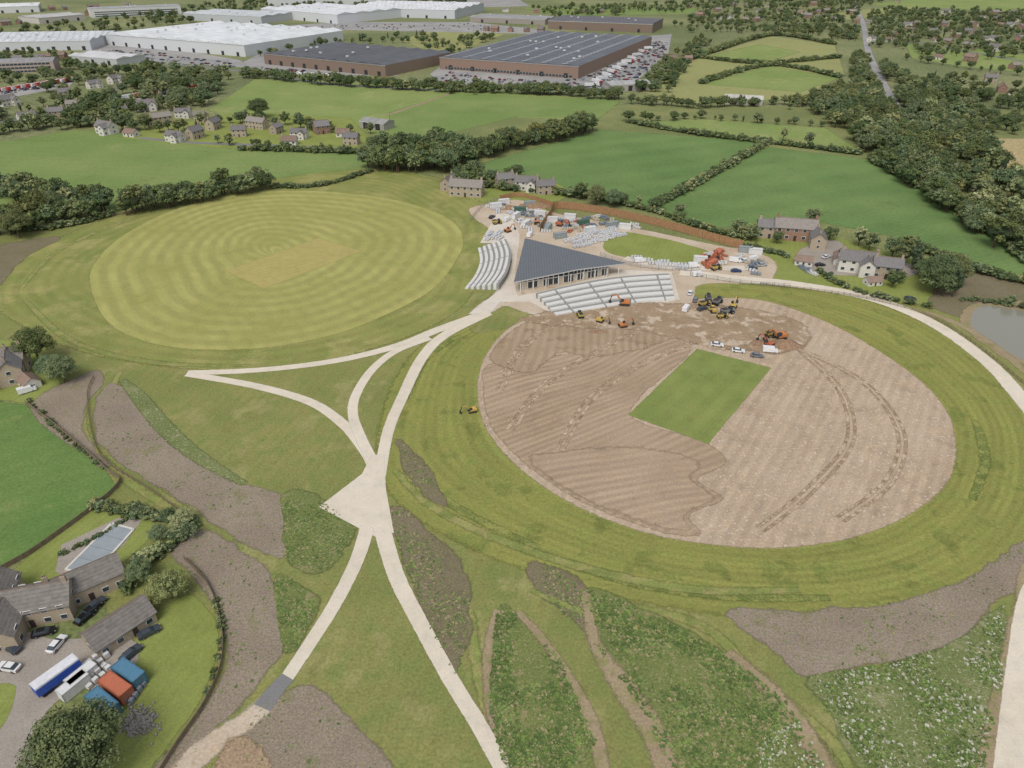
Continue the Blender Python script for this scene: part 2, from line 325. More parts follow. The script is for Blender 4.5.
W1=[(496,613),(516,612),(560,660),(594,738),(605,790),(512,790),(488,712)]
W2=[(588,588),(640,608),(720,650),(785,700),(835,790),(680,790),(640,705),(594,645)]
W3=[(811,677),(900,661),(960,640),(1003,606),(1003,680),(978,790),(885,790),(825,710)]
W4=[(282,500),(308,490),(340,515),(355,535),(336,565),(312,572),(286,558)]
W5=[(274,580),(290,578),(318,604),(298,648),(281,640)]
for b in (B1,B2,B6,B7): bed(b)
for b in (B3,B4,B5): bed(b,m_soild)
for b in (W1,W2,W4,W5): bed(b,m_wild,nm='wildflower_bed')
bed(W3,m_wild2,nm='wildflower_bed')
bed([(30,405),(60,385),(95,372),(105,382),(88,402),(84,435),(110,465),(90,460),(45,425)],m_soil)
bed([(-40,250),(0,244),(60,237),(25,258),(0,285),(-40,300)],m_soild)
R=ribbon
R('wildflower_bed',[(122,380),(140,398),(165,428),(200,458),(245,484)],[2.,4.5,5,4,1.5],m_wild2,4,2.)
bed([(930,300),(965,272),(1040,290),(1060,340),(960,318)],m_soild)
R('worn_strip',[(586,590),(594,640),(625,690),(655,735),(672,790)],[1.,2.2,4.5,4.5,3.5],m_dirt,4,2.6)
R('worn_strip',[(518,612),(540,636),(565,672),(592,722),(606,790)],[1.4,1.6,2.4,2.6],m_dirt,4,1.8)
R('worn_strip',[(728,652),(770,690),(805,735),(835,790)],[1.5,3.5,4,4],m_dirt,4,2.8)
R('worn_strip',[(497,610),(488,650),(489,705),(500,740)],[1.,2.,1.5,.8],m_dirt,4,1.6)
R('worn_strip',[(530,590),(600,618),(700,642)],[.5,1.6,.5],m_wear,3.9,1.6)
S('soil_verge',[(1024,560),(1040,600),(1010,700),(1000,800),(972,800),(990,700),(1010,620)],m_dirt,4,2)
# paths
R('gravel_path',[(488,312),(440,329),(400,345),(350,358),(300,366),(245,371),(187,373)],[4.5,4,3.6,3.2,3,3],m_path,5,.4)
R('gravel_path',[(187,374),(255,386),(310,402),(343,424),(362,446),(372,462),(377,480)],[3,3.2,3.4,3.6],m_path,5.2,.4)
R('gravel_path',[(488,313),(445,335),(422,358),(402,398),(388,432),(379,480)],[4.5,4,3.4,3.2],m_path,5.4,.4)
R('gravel_path',[(430,338),(396,351),(372,370),(356,395),(353,415),(361,438),(374,465)],[3,3,3,3.2],m_path,5.6,.4)
S('path_junction',[(319,507),(362,474),(372,455),(384,455),(386,490),(394,533),(376,537),(362,530)],m_path,5.8,.3,False,.0)
R('gravel_path',[(368,525),(357,560),(336,602),(311,642),(285,681)],[3.6,3.2,2.9,2.7],m_path,6,.4)
R('gravel_path',[(381,525),(396,575),(421,625),(451,680),(477,722),(512,785)],[4,3.4,3.,3.],m_path,6.2,.4)
R('culvert_crossing',[(288,677),(276,690),(262,708)],[3.0,3.6],m_asph,6.4,.4)
R('dirt_track',[(266,704),(245,722),(215,742),(190,765),(170,800)],[3.5,4,5,5],m_yard,6.1,2)
S('dirt_patch',[(225,745),(245,738),(262,752),(270,790),(215,790)],gmat('red_dirt',(166,144,119),(156,134,110),(138,122,96),fine=.5),6.6,3)
R('access_track',[(680,272),(740,279),(800,285),(870,298),(930,322),(985,360),(1024,402),(1100,500)],[7,6,5.5,5.5],m_path,5,1.2)
R('access_road',[(1060,560),(1034,600),(1020,680),(1008,800)],[6,5.5,5,5],m_path,5,.5)
R('access_track',[(925,312),(960,325),(1000,350),(1040,385)],3,m_dirt,4.8,1)
# pavilion surroundings
S('site_compound',[(478,206),(520,200),(550,212),(620,225),(720,246),(745,248),(775,262),(765,282),(700,285),(690,305),(640,312),(560,318),(548,318),(524,312),(505,306),(488,314),(470,312),(496,292),(512,262),(500,238),(470,214)],m_yard,4.5,2)
S('plaza_paving',[(480,243),(497,213),(510,214),(520,235),(514,282),(518,296),(540,292),(625,270),(672,272),(680,300),(620,310),(560,318),(530,302),(500,302),(490,314),(468,314),(500,290),(512,262),(507,243)],m_pave,5.1,.6,False,.1)
S('fenced_lawn',[(604,243),(625,232),(705,250),(700,263),(660,262),(612,254)],m_lawn,5.4,1)
S('banked_grass',[(478,300),(500,290),(528,312),(524,320),(500,330),(470,330)],m_site,3.2,1)
R('concrete_drive',[(625,258),(660,266),(700,268),(745,268)],5,m_pave,5.5,.5)
S('disturbed_soil',[(520,318),(600,306),(690,304),(790,318),(806,345),(760,352),(700,345),(640,330),(560,326)],m_churn,6.8,5,True,1.)
# lower-left
S('paddock',[(-120,400),(0,402),(26,405),(106,470),(116,486),(45,543),(0,572),(-120,640)],m_grn,3,1,False)
S('garden_lawn',[(-100,590),(0,580),(60,530),(90,508),(150,515),(160,530),(110,575),(60,585),(0,600)],m_lawn,3,1,False)
S('garden_lawn',[(120,665),(135,640),(160,612),(190,595),(214,620),(217,650),(205,690),(180,730),(140,775),(90,790),(110,740)],m_lawn,3.6,.8)
S('driveway',[(-60,640),(20,632),(60,640),(120,636),(140,655),(110,690),(75,690),(40,720),(20,790),(-120,790)],m_grav,4,.5)
S('front_lawn',[(-60,700),(0,684),(16,690),(0,730),(-60,790)],m_lawn,4.5,.5)
S('patio',[(55,572),(62,545),(118,518),(142,520),(124,545),(80,580)],m_grav,4.5,.3,False,.05)
S('garden_lawn',[(-60,345),(0,340),(40,352),(60,385),(30,402),(0,400),(-60,400)],m_lawn,3,1)
def water(name,px,col,lay):
    s=NT(name+'_water'); n=s.noise(s.pos(),.6,3)
    b=s.n('ShaderNodeBsdfPrincipled',{'Base Color':C(*col),'Roughness':.12,'Specular IOR Level':.5})
    bp=s.n('ShaderNodeBump',{'Strength':.08,'Distance':.1,'Height':n}); s.t.links.new(bp.outputs[0],b.inputs['Normal']); s.t.links.new(b.outputs[0],s.out.inputs[0])
    return S(name,px,s.m,lay,.4,True,.3)
bed([(960,322),(968,306),(1000,300),(1060,310),(1060,372),(1020,366),(985,345)],m_dirt,3.6)
water('pond',[(972,325),(977,308),(1002,308),(1060,322),(1060,366),(1024,360),(992,342)],(140,138,124),4)
# ------------------------------------------------------------ kit builder
class Kit:
    def __init__(s): s.parts={}
    def add(s,part,mat,V,Fc):
        d=s.parts.setdefault((part,mat.name),[mat,[],[]]); b=len(d[1]); d[1].extend([tuple(v) for v in V]); d[2].extend([tuple(i+b for i in f) for f in Fc]); return s
    def box(s,part,mat,c,sz,rz=0,taper=1.,ry=0):
        x,y,z=[a/2 for a in sz]; V=[]
        M=Matrix.Translation(c)@Matrix.Rotation(rz,4,'Z')@Matrix.Rotation(ry,4,'Y')
        for k in (-1,1):
            t=1 if k<0 else taper
            for a,b in ((-1,-1),(1,-1),(1,1),(-1,1)): V.append(M@Vector((a*x*t,b*y*t,k*z)))
        return s.add(part,mat,V,[(3,2,1,0),(4,5,6,7),(0,1,5,4),(1,2,6,5),(2,3,7,6),(3,0,4,7)])
    def prism(s,part,mat,prof,y0,y1,ins=None):
        n=len(prof); V=[(x,y0,z) for x,z in prof]+[(x,y1,z) for x,z in prof]
        if ins: V=[(x,y0*(1-t),z) for (x,z),t in zip(prof,ins)]+[(x,y1*(1-t),z) for (x,z),t in zip(prof,ins)]
        Fc=[tuple(range(n)),tuple(range(2*n-1,n-1,-1))]+[((i+1)%n,i,n+i,n+(i+1)%n) for i in range(n)]
        return s.add(part,mat,V,Fc)
    def cyl(s,part,mat,p0,p1,r,n=12,r1=None):
        p0,p1=Vector(p0),Vector(p1); q=(p1-p0).to_track_quat('Z','Y'); r1=r if r1 is None else r1; V=[]
        for p,rr in ((p0,r),(p1,r1)):
            for i in range(n):
                a=2*math.pi*i/n; V.append(p+q@Vector((math.cos(a)*rr,math.sin(a)*rr,0)))
        return s.add(part,mat,V,[tuple(range(n-1,-1,-1)),tuple(range(n,2*n))]+[(i,(i+1)%n,n+(i+1)%n,n+i) for i in range(n)])
    def beam(s,part,mat,p0,p1,w_,h_):
        p0,p1=Vector(p0),Vector(p1); d=p1-p0; L=d.length; q=d.to_track_quat('X','Z'); V=[]
        for k in (0,L):
            for a,b in ((-1,-1),(1,-1),(1,1),(-1,1)): V.append(p0+q@Vector((k,a*w_/2,b*h_/2)))
        return s.add(part,mat,V,[(3,2,1,0),(4,5,6,7),(0,1,5,4),(1,2,6,5),(2,3,7,6),(3,0,4,7)])
    def joined(s,name):
        V=[];Fc=[];mi=[];mats=[]
        for (p,_),(m,v,f) in s.parts.items():
            if m not in mats: mats.append(m)
            b=len(V); V+=v; Fc+=[tuple(i+b for i in q) for q in f]; mi+=[mats.index(m)]*len(f)
        return newmesh(name,V,Fc,mats,mi)
    def meshes(s): return [(p,newmesh(p,v,f,[m])) for (p,_),(m,v,f) in s.parts.items()]
def spawn(name,data,loc,rz=0,sc=1.,parent=None):
    if isinstance(data,list):
        e=bpy.data.objects.new(name,None); scene.collection.objects.link(e); e.empty_display_size=1
        for p,me in data: addobj(p,me,e)
    else: e=addobj(name,data)
    e.location=loc; e.rotation_euler=(0,0,rz); e.scale=(sc,)*3 if not isinstance(sc,tuple) else sc
    if parent: e.parent=parent
    return e
# ------------------------------------------------------------ materials for objects
glass=pm('window_glass',(60,70,78),.12,0,.05,spec=.6); white=pm('white_paint',(226,226,222),.5,k=1.3,var=.04); tyre=pm('tyre_rubber',(45,45,46),.85)
wtrim=pm('white_render',(212,208,198),.8,var=.06); brick=pm('red_brick',(148,118,102),.9,var=.15,sc=3,rnd=.12); sand=pm('sandstone',(170,156,136),.9,var=.16,sc=2,rnd=.1)
slate=pm('slate_roof',(120,117,116),.75,var=.16,sc=1.2,bands=(2,.5,.12),rnd=.12); tile=pm('brown_tile_roof',(136,116,104),.8,var=.15,sc=1.2,bands=(2,.5,.12),rnd=.15); tileg=pm('grey_tile_roof',(136,130,123),.8,var=.15,sc=1.2,bands=(2,.5,.12),rnd=.12)
door_m=pm('painted_door',(70,60,56),.6); wood=pm('timber_fence',(160,124,90),.85,var=.2,sc=1.,bands=(0,.9,.1)); woodg=pm('weathered_timber',(126,112,94),.85,var=.25,sc=1.)
metald=pm('dark_steel',(62,64,66),.5,.3); steel=pm('steel_frame',(150,152,154),.4,.5); rubber=pm('track_rubber',(70,64,58),.9); taill=pm('tail_light',(150,30,25),.4)
# ------------------------------------------------------------ trees
bark=pm('bark',(92,78,64),.95,var=.25)
lf=[leafmat('foliage_a',(78,93,54),(102,113,66)),leafmat('foliage_b',(67,84,52),(90,105,62)),leafmat('foliage_light',(108,117,68),(126,133,80)),leafmat('foliage_conifer',(54,70,50),(68,86,56))]
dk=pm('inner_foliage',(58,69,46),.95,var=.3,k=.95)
def tree(seed,H_=12.,R_=5.,nc=34,nl=46,ls=.75,mat=None,shape='round',trunk=True,base=.22):
    r=np.random.default_rng(seed); V=[];Fc=[];mi=[]
    cz=H_*(.5+base/2); rz=H_*(1-base)/2
    cs=[]
    while len(cs)<nc:
        d=r.normal(size=3); d/=np.linalg.norm(d)
        if d[2]<-.55: continue
        q=r.uniform(.6,1.02) if r.random()<.8 else r.uniform(.2,.6)
        if shape=='cone': 
            zz=r.uniform(0,1); rad=(1-zz)**.8; a=r.uniform(0,6.28); c=np.array([math.cos(a)*R_*rad*.8,math.sin(a)*R_*rad*.8,H_*base+zz*H_*(1-base)*.93])
        else: c=np.array([d[0]*R_*q,d[1]*R_*q,cz+d[2]*rz*q])
        cs.append((c,r.uniform(.14,.34)*R_*(1 if shape!='cone' else .75)))
    P=[];Nn=[]
    for c,cr_ in cs:
        n=int(nl*(cr_/(.28*R_))**2); d=r.normal(size=(n,3)); d[:,2]=d[:,2]*.8+.35; d/=np.linalg.norm(d,axis=1,keepdims=True)
        P.append(c+d*cr_*r.uniform(.6,1.15,size=(n,1))*np.array([1,1,.8])); Nn.append(d+r.normal(size=(n,3))*.5+np.array([0,0,.3]))
    P=np.concatenate(P);Nn=np.concatenate(Nn);Nn/=np.linalg.norm(Nn,axis=1,keepdims=True)
    up=r.normal(size=P.shape); A=np.cross(Nn,up);A/=np.linalg.norm(A,axis=1,keepdims=True);Bv=np.cross(Nn,A)
    s_=ls*r.uniform(.55,1.2,size=(len(P),1))*.5
    Q=np.stack([P-A*s_-Bv*s_*.6,P+A*s_-Bv*s_*.5,P+A*s_*.8+Bv*s_*.7,P-A*s_*.5+Bv*s_],1).reshape(-1,3)
    V=Q.tolist(); n=len(P); Fc=[(4*i,4*i+1,4*i+2,4*i+3) for i in range(n)]; mi=[0]*n
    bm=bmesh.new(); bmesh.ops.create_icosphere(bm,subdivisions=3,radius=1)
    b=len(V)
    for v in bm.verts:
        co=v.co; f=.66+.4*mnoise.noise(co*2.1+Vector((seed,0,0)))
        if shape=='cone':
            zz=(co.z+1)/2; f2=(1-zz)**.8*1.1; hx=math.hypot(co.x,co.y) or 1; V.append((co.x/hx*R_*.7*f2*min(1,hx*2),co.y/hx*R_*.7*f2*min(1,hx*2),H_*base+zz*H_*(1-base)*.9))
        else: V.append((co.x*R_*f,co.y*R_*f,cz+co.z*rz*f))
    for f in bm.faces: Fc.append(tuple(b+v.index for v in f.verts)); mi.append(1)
    bm.free()
    if trunk:
        kt=Kit(); tr=.028*H_
        kt.cyl('t',bark,(0,0,-.3),(0,0,H_*(base+.15)),tr*1.3,8,tr*.8)
        for i in range(6):
            a=i*1.05+r.uniform(0,.6); z0=H_*(base+.02+r.uniform(0,.15)); kt.cyl('t',bark,(0,0,z0),(math.cos(a)*R_*.6,math.sin(a)*R_*.6,z0+H_*.22),tr*.5,6,tr*.15)
        for (p,_),(m,v,f) in kt.parts.items():
            b=len(V); V+=[tuple(q) for q in v]; Fc+=[tuple(i+b for i in q) for q in f]; mi+=[2]*len(f)
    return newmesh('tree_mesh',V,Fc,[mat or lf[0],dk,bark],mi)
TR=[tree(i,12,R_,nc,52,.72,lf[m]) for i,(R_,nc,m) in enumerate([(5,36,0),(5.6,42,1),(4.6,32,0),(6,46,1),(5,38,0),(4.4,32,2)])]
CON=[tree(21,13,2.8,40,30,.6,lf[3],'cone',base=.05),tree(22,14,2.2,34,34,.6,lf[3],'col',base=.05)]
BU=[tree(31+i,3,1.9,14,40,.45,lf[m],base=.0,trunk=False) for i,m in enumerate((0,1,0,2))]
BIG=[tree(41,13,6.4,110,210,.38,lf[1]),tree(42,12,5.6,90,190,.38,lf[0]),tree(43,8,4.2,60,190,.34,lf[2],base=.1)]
blocked=[]
def okp(x,y): return not any(inpoly(x,y,b) for b in blocked)
def one(px,h,big=False,kind=None,w_=1.,name=None):
    x,y,_=G(*px); 
    if big is not False: me=BIG[big]; base=13 if big==0 else (12 if big==1 else 8)
    elif kind=='con': me=random.choice(CON); base=13.5
    else: me=random.choice(TR); base=12
    s=h/base; return spawn(name or ('conifer_tree' if kind=='con' else 'broadleaf_tree'),me,(x,y,0),random.uniform(0,6.28),(s*w_,s*w_,s))
def mass(name,pts,h0,h1,con=.03,variants=None,base=12.,wr=(.9,1.25)):
    e=bpy.data.objects.new(name,None); scene.collection.objects.link(e); e.location=(pts[0][0],pts[0][1],0) if pts else (0,0,0)
    ox,oy=(e.location.x,e.location.y)
    for x,y in pts:
        if not okp(x,y): continue
        h=random.uniform(h0,h1)*random.uniform(.75,1.1)
        if variants is None: me=random.choice(CON) if random.random()<con else random.choice(TR)
        else: me=random.choice(variants)
        s=h/base; wv=s*random.uniform(*wr)
        o=addobj('tree' if variants is None else 'bush',me,e,(x-ox,y-oy,-.1)); o.rotation_euler=(0,0,random.uniform(0,6.28)); o.scale=(wv,wv*random.uniform(.9,1.1),s)
    return e
def belt(px,wd,sp_,h0,h1,name='tree_belt',con=.03):
    P=GP(px); pts=[]
    for a,b in zip(P[:-1],P[1:]):
        a=np.array(a);b=np.array(b);L=np.linalg.norm(b-a); n=max(1,int(L*max(1,wd/sp_)/sp_)); d=(b-a)/L; nn=np.array([-d[1],d[0]])
        for i in range(n):
            p=a+(b-a)*(i+random.random())/n+nn*random.uniform(-.5,.5)*wd; pts.append((p[0],p[1]))
    return mass(name,pts,h0,h1,con)
def wood_(px,dens,h0,h1,name='woodland',con=.04):
    P=GP(px); X=[p[0] for p in P];Y=[p[1] for p in P]; A=abs(area(P)); n=int(A/dens); pts=[]; t=0
    while len(pts)<n and t<n*20:
        t+=1; x=random.uniform(min(X),max(X)); y=random.uniform(min(Y),max(Y))
        if inpoly(x,y,P): pts.append((x,y))
    return mass(name,pts,h0,h1,con)
def hedge(px,wd=2.,h0=1.8,h1=2.6,sp_=1.5,name='hedgerow'):
    P=GP(px)
    if len(P)>2: P=smooth(P,False,5)
    pts=[]
    for a,b in zip(P[:-1],P[1:]):
        a=np.array(a);b=np.array(b);L=np.linalg.norm(b-a); n=max(1,int(round(L/sp_*max(1,wd/2.4)))); 
        for i in range(n):
            p=a+(b-a)*(i+random.random())/n+rng.uniform(-.5,.5,2)*wd*.5; pts.append(tuple(p))
    return mass(name,pts,h0,h1,0,BU,3.,(1.,1.4))
# ------------------------------------------------------------ industrial buildings
def rect(A,B,depth):
    a=np.array(G(*A)[:2]);b=np.array(G(*B)[:2]); d=b-a;L=np.linalg.norm(d);d/=L;n=np.array([-d[1],d[0]])
    if n[1]<0:n=-n
    return a,d,n,L
def warehouse(name,A,B,depth,h,wallc,roofc,ridges=1,sky_=None,rise=2.,doors=0,win=0,ax='d'):
    a,d,n,L=rect(A,B,depth); ang=math.atan2(d[1],d[0]); k=Kit()
    cp_=[a-d*4-n*4,a+d*(L+4)-n*4,a+d*(L+4)+n*(depth+4),a-d*4+n*(depth+4)]; blocked.append([tuple(p) for p in cp_])
    wm=pm(name+'_cladding',wallc,.6,var=.06,bands=(0,2.5,.06)); rm=pm(name+'_roofing',roofc,.6,var=.14,sc=.05,bands=(0,6.,.09))
    k.box('walls',wm,(L/2,depth/2,h/2),(L,depth,h))
    if sky_: sm_=pm(name+'_rooflight',sky_,.4,var=.05)
    if ax=='d':
        for i in range(ridges):
            y0=depth*i/ridges; y1=depth*(i+1)/ridges; ym=(y0+y1)/2
            V=[(-.5,y0,h+.05),(L+.5,y0,h+.05),(L+.5,ym,h+rise),(-.5,ym,h+rise),(L+.5,y1,h+.05),(-.5,y1,h+.05)]
            k.add('roof',rm,V,[(0,1,2,3),(3,2,4,5),(1,4,2),(0,3,5),(0,5,4,1)])
            if sky_:
                m=int(L/9)
                for j in range(m):
                    x=L*(j+.5)/m
                    for (ya,za,yb,zb) in ((y0+(ym-y0)*.2,h+rise*.2+.1,y0+(ym-y0)*.85,h+rise*.85+.1),(y1-(y1-ym)*.2,h+rise*.2+.1,y1-(y1-ym)*.85,h+rise*.85+.1)):
                        k.add('rooflights',sm_,[(x-1,ya,za),(x+1,ya,za),(x+1,yb,zb),(x-1,yb,zb)],[(0,1,2,3)])
    else:
        for i in range(ridges):
            x0=L*i/ridges; x1=L*(i+1)/ridges; xm=(x0+x1)/2
            V=[(x0,-.5,h+.05),(x0,depth+.5,h+.05),(xm,depth+.5,h+rise),(xm,-.5,h+rise),(x1,depth+.5,h+.05),(x1,-.5,h+.05)]
            k.add('roof',rm,V,[(3,2,1,0),(5,4,2,3),(0,5,3),(1,2,4),(0,1,4,5)])
            if sky_:
                m=int(depth/12)
                for j in range(m):
                    y=depth*(j+.5)/m; xa,xb=x0+(xm-x0)*.25,x0+(xm-x0)*.8
                    k.add('rooflights',sm_,[(xa,y-2,h+rise*.25+.12),(xb,y-2,h+rise*.8+.12),(xb,y+2,h+rise*.8+.12),(xa,y+2,h+rise*.25+.12)],[(0,1,2,3)])
    tm=pm(name+'_trim',(200,200,198),.5)
    k.box('parapet_trim',tm,(L/2,-.1,h-.3),(L+.4,.3,.5))
    for i in range(doors):
        x=L*(i+.5)/doors; k.box('loading_doors',metald,(x,-.12,2.4),(4,.3,4.6))
    for s_ in range(win):
        k.box('window_bands',glass,(L/2,-.12,2+s_*3.4),(L*.92,.3,1.5))
        m=int(L/4)
        for i in range(m): k.box('mullions',tm,(L*.04+L*.92*i/m,-.2,2+s_*3.4),(.35,.34,1.5))
    for i in range(int(L*depth/2500)):
        k.box('roof_plant',tm,(random.uniform(.1,.9)*L,random.uniform(.1,.9)*depth,h+rise+.3),(3,2.4,1.4))
    return spawn(name,k.meshes(),(a[0],a[1],0),ang)
W=warehouse
W('distribution_warehouse',(265,64),(386,77),118,11,(134,116,102),(96,98,102),9,(168,172,176),2,10,0,'x')
W('factory_building',(440,69),(578,79),285,12,(144,122,108),(102,105,110),7,(200,204,208),1.6,6,1,'x')
W('brick_warehouse',(548,29),(652,33),90,12,(130,114,102),(102,102,106),4,None,2,4)
W('white_roof_warehouse',(108,45),(246,57),185,13,(204,207,208),(216,219,220),8,(174,183,190),3.2,10,0,'x')
W('grey_warehouse',(-30,52),(92,50),110,11,(196,198,200),(200,203,205),4,(176,184,190),2.4,8)
W('white_office_building',(92,18),(182,14),40,15,(214,214,210),(160,162,164),1,None,.6,0,3)
W('grey_factory',(184,20),(262,24),90,11,(186,190,192),(196,199,200),3,(176,184,190),2,4)
W('white_distribution_centre',(262,17),(338,24),150,14,(208,210,212),(218,220,221),4,(178,186,192),3,6)
W('white_logistics_building',(345,16),(455,19),170,14,(196,200,204),(218,219,220),4,(178,186,192),3,6)
W('glass_fronted_unit',(268,6),(380,4),120,14,(200,203,204),(214,215,215),2,None,2,4)
W('industrial_unit',(470,22),(545,25),60,8,(156,148,140),(150,150,150),2,None,2,3)
W('terraced_office_building',(-40,76),(56,72),26,11,(178,162,152),(142,140,140),1,None,2.5,0,3)
W('farm_barn',(724,104),(762,106),16,5,(180,180,170),(190,186,178),1,None,2,2)
W('industrial_unit',(70,62),(118,66),40,7,(186,188,188),(196,196,196),2,None,2,3)
W('industrial_unit',(40,24),(86,20),60,9,(196,190,182),(184,182,180),2,None,2,3)
W('industrial_unit',(610,92),(650,90),20,6,(170,165,160),(168,168,168),1,None,2,3)
W('white_warehouse',(-20,14),(40,12),80,11,(206,208,208),(214,216,216),3,None,2,4)
W('farm_barn',(360,128),(384,131),14,5,(160,158,150),(150,150,146),1,None,2,2)
# ------------------------------------------------------------ houses
def house(L,Wd,he,rise,wall,roof,ch=2,wing=None):
    k=Kit()
    def body(cx,cy,L,Wd,he,rise,rot):
        M=Matrix.Translation((cx,cy,0))@Matrix.Rotation(rot,4,'Z'); T=lambda pts:[M@Vector(p) for p in pts]
        x,y=L/2,Wd/2
        k.add('walls',wall,T([(-x,-y,0),(x,-y,0),(x,y,0),(-x,y,0),(-x,-y,he),(x,-y,he),(x,y,he),(-x,y,he),(-x,0,he+rise),(x,0,he+rise)]),
              [(0,1,5,4),(1,2,6,9,5),(2,3,7,6),(3,0,4,8,7)])
        o=.35; t=.18; sl=rise/y
        for s_ in (-1,1):
            V=[(-x-o,s_*(y+o),he-o*sl+.05),(x+o,s_*(y+o),he-o*sl+.05),(x+o,0,he+rise+.05),(-x-o,0,he+rise+.05)]
            V+= [(a,b,c+t) for a,b,c in V]
            k.add('roof',roof,T(V),[(0,1,2,3)[::s_],(4,5,6,7)[::-s_],(0,4,5,1)[::s_],(1,5,6,2)[::s_],(3,7,4,0)[::s_]])
        k.add('ridge_tiles',tile,T([(-x-o,-.15,he+rise+.25),(x+o,-.15,he+rise+.25),(x+o,.15,he+rise+.25),(-x-o,.15,he+rise+.25),(-x-o,0,he+rise+.36),(x+o,0,he+rise+.36)]),[(0,1,5,4),(4,5,2,3)])
        nf=2 if he>4 else 1
        for fl in range(nf):
            zc=1.5+fl*2.7; m=max(2,int(L/2.8))
            for i in range(m):
                xx=-x+L*(i+.5)/m
                for s_ in (-1,1):
                    if fl==0 and i==m//2 and s_==-1:
                        c=M@Vector((xx,s_*(y+.02),1.05)); k.box('door',door_m,c,(1.,.14,2.1),rot); continue
                    c=M@Vector((xx,s_*(y+.01),zc)); k.box('window_frames',white,c,(1.4,.12,1.25),rot)
                    c=M@Vector((xx,s_*(y+.04),zc)); k.box('window_panes',glass,c,(1.2,.14,1.05),rot)
            for s_ in (-1,1):
                c=M@Vector((s_*(x+.01),0,zc)); k.box('window_frames',white,c,(.12,1.3,1.2),rot); c=M@Vector((s_*(x+.04),0,zc)); k.box('window_panes',glass,c,(.14,1.1,1.),rot)
    body(0,0,L,Wd,he,rise,0)
    if wing: body(wing[0],wing[1],wing[2],wing[3],wing[4],wing[5],math.pi/2)
    for i in range(ch):
        cx=(-L/2+.6) if i==0 else L/2-.6
        k.box('chimney',brick if wall is brick else sand,(cx,0,he+rise+.4),(.9,.7,2.2)); k.cyl('chimney_pots',tile,(cx-.2,0,he+rise+1.4),(cx-.2,0,he+rise+1.9),.14,8); k.cyl('chimney_pots',tile,(cx+.2,0,he+rise+1.4),(cx+.2,0,he+rise+1.9),.14,8)
    return k.meshes()
HS=[house(11,7,5,2.6,brick,tile),house(9,7.5,5,2.8,brick,slate,1),house(13,7,4.8,2.6,wtrim,slate,2,(3,-4,6,5,4.6,2)),house(10,6.5,5,2.5,sand,slate),house(16,7,5,2.5,sand,tileg,2),house(9,6,2.6,2.2,wtrim,tile,1),house(15,7,5,2.6,brick,tileg,2)]
HN=['brick_house','brick_house','white_rendered_house','stone_cottage','stone_farmhouse','bungalow','brick_farmhouse']
def h_at(px,i,ang,sc=1.,name=None):
    x,y,_=G(*px); spawn(name or HN[i],HS[i],(x,y,0),math.radians(ang),sc); r=6.5*sc; blocked.append([(x-r,y-r),(x+r,y-r),(x+r,y+r),(x-r,y+r)])
def hrow(px,n,idx,jit=7):
    P=np.array(GP(px)); s_=np.linspace(0,len(P)-1,n)+rng.uniform(-.4,.4,n)/n*(len(P)-1)
    for t in np.clip(s_,0,len(P)-1):
        i=min(int(t),len(P)-2); f=t-i; p=P[i]*(1-f)+P[i+1]*f; d=P[i+1]-P[i]; a=math.atan2(d[1],d[0])+random.choice([0,0,0,.5,-.6,1.57])+random.uniform(-.2,.2)
        if random.random()<.2: continue
        q=random.choice(idx); x,y=p+rng.uniform(-jit,jit,2)*np.array([.8,3]); spawn(HN[q],HS[q],(x,y,0),a,random.uniform(.85,1.15)); blocked.append([(x-7,y-12),(x+7,y-12),(x+7,y+7),(x-7,y+7)])
for px,i,a in [((184,117),2,10),((202,121),3,-20),((160,124),4,40),((214,129),3,80),((176,141),2,-15),((196,138),3,65),((108,133),2,-25),((132,136),5,-20),((240,136),3,10),((258,128),4,-25),((277,133),3,70),((300,138),2,-5),((322,133),1,30),((343,136),5,10),((352,144),3,-10),((290,144),5,0),((122,116),3,30),((148,110),2,30),((58,118),3,20),((28,121),2,50),((78,109),4,10)]:
    h_at(px,i,a,random.uniform(.9,1.15))
h_at((467,195),4,-12,1.15,'stone_farmhouse'); h_at((449,189),3,70,1); h_at((527,189),2,-10); h_at((545,193),3,10); h_at((505,186),3,20)
h_at((793,238),6,-12,1.25,'brick_farmhouse'); h_at((768,236),3,-12,1.1); h_at((816,246),3,75,1.)
h_at((855,270),2,-18,1.15); h_at((884,276),3,-18,1.1,'stone_house'); h_at((840,262),5,70,1); h_at((803,264),5,-20,.8,'outbuilding'); h_at((872,284),5,10,.7,'greenhouse')
h_at((0,372),4,20,1.1); h_at((14,378),3,-60,1.1,'stone_farmhouse'); h_at((30,385),5,-40,.8,'outbuilding'); h_at((-20,388),0,0,1.1)
AL=[0,1,2,6,5,3]
for r_,n in (([(875,43),(900,36),(960,46),(1060,60)],18),([(905,33),(960,33),(1060,46)],16),([(905,26),(1000,27),(1060,32)],16),([(930,20),(1000,21),(1060,24)],12),([(920,14),(1000,15),(1060,17)],10),([(780,14),(830,20),(870,24)],9),([(960,39),(1060,44)],9),([(700,18),(760,22)],5),([(720,12),(850,14)],9),([(930,58),(1000,66),(1060,76)],6),([(990,84),(1010,96),(1060,104)],5),([(690,8),(800,6),(900,4)],12)): hrow(r_,n,AL)
hrow([(-20,14),(60,10),(130,6)],12,AL); hrow([(-20,28),(40,22),(80,16)],9,AL); hrow([(470,30),(540,33)],6,[0,1],3); hrow([(640,62),(690,62)],3,[0,3],3); hrow([(0,110),(60,100),(110,84)],7,[2,3,1],7); hrow([(-20,64),(60,60)],7,AL,3); hrow([(470,12),(620,14)],9,AL)
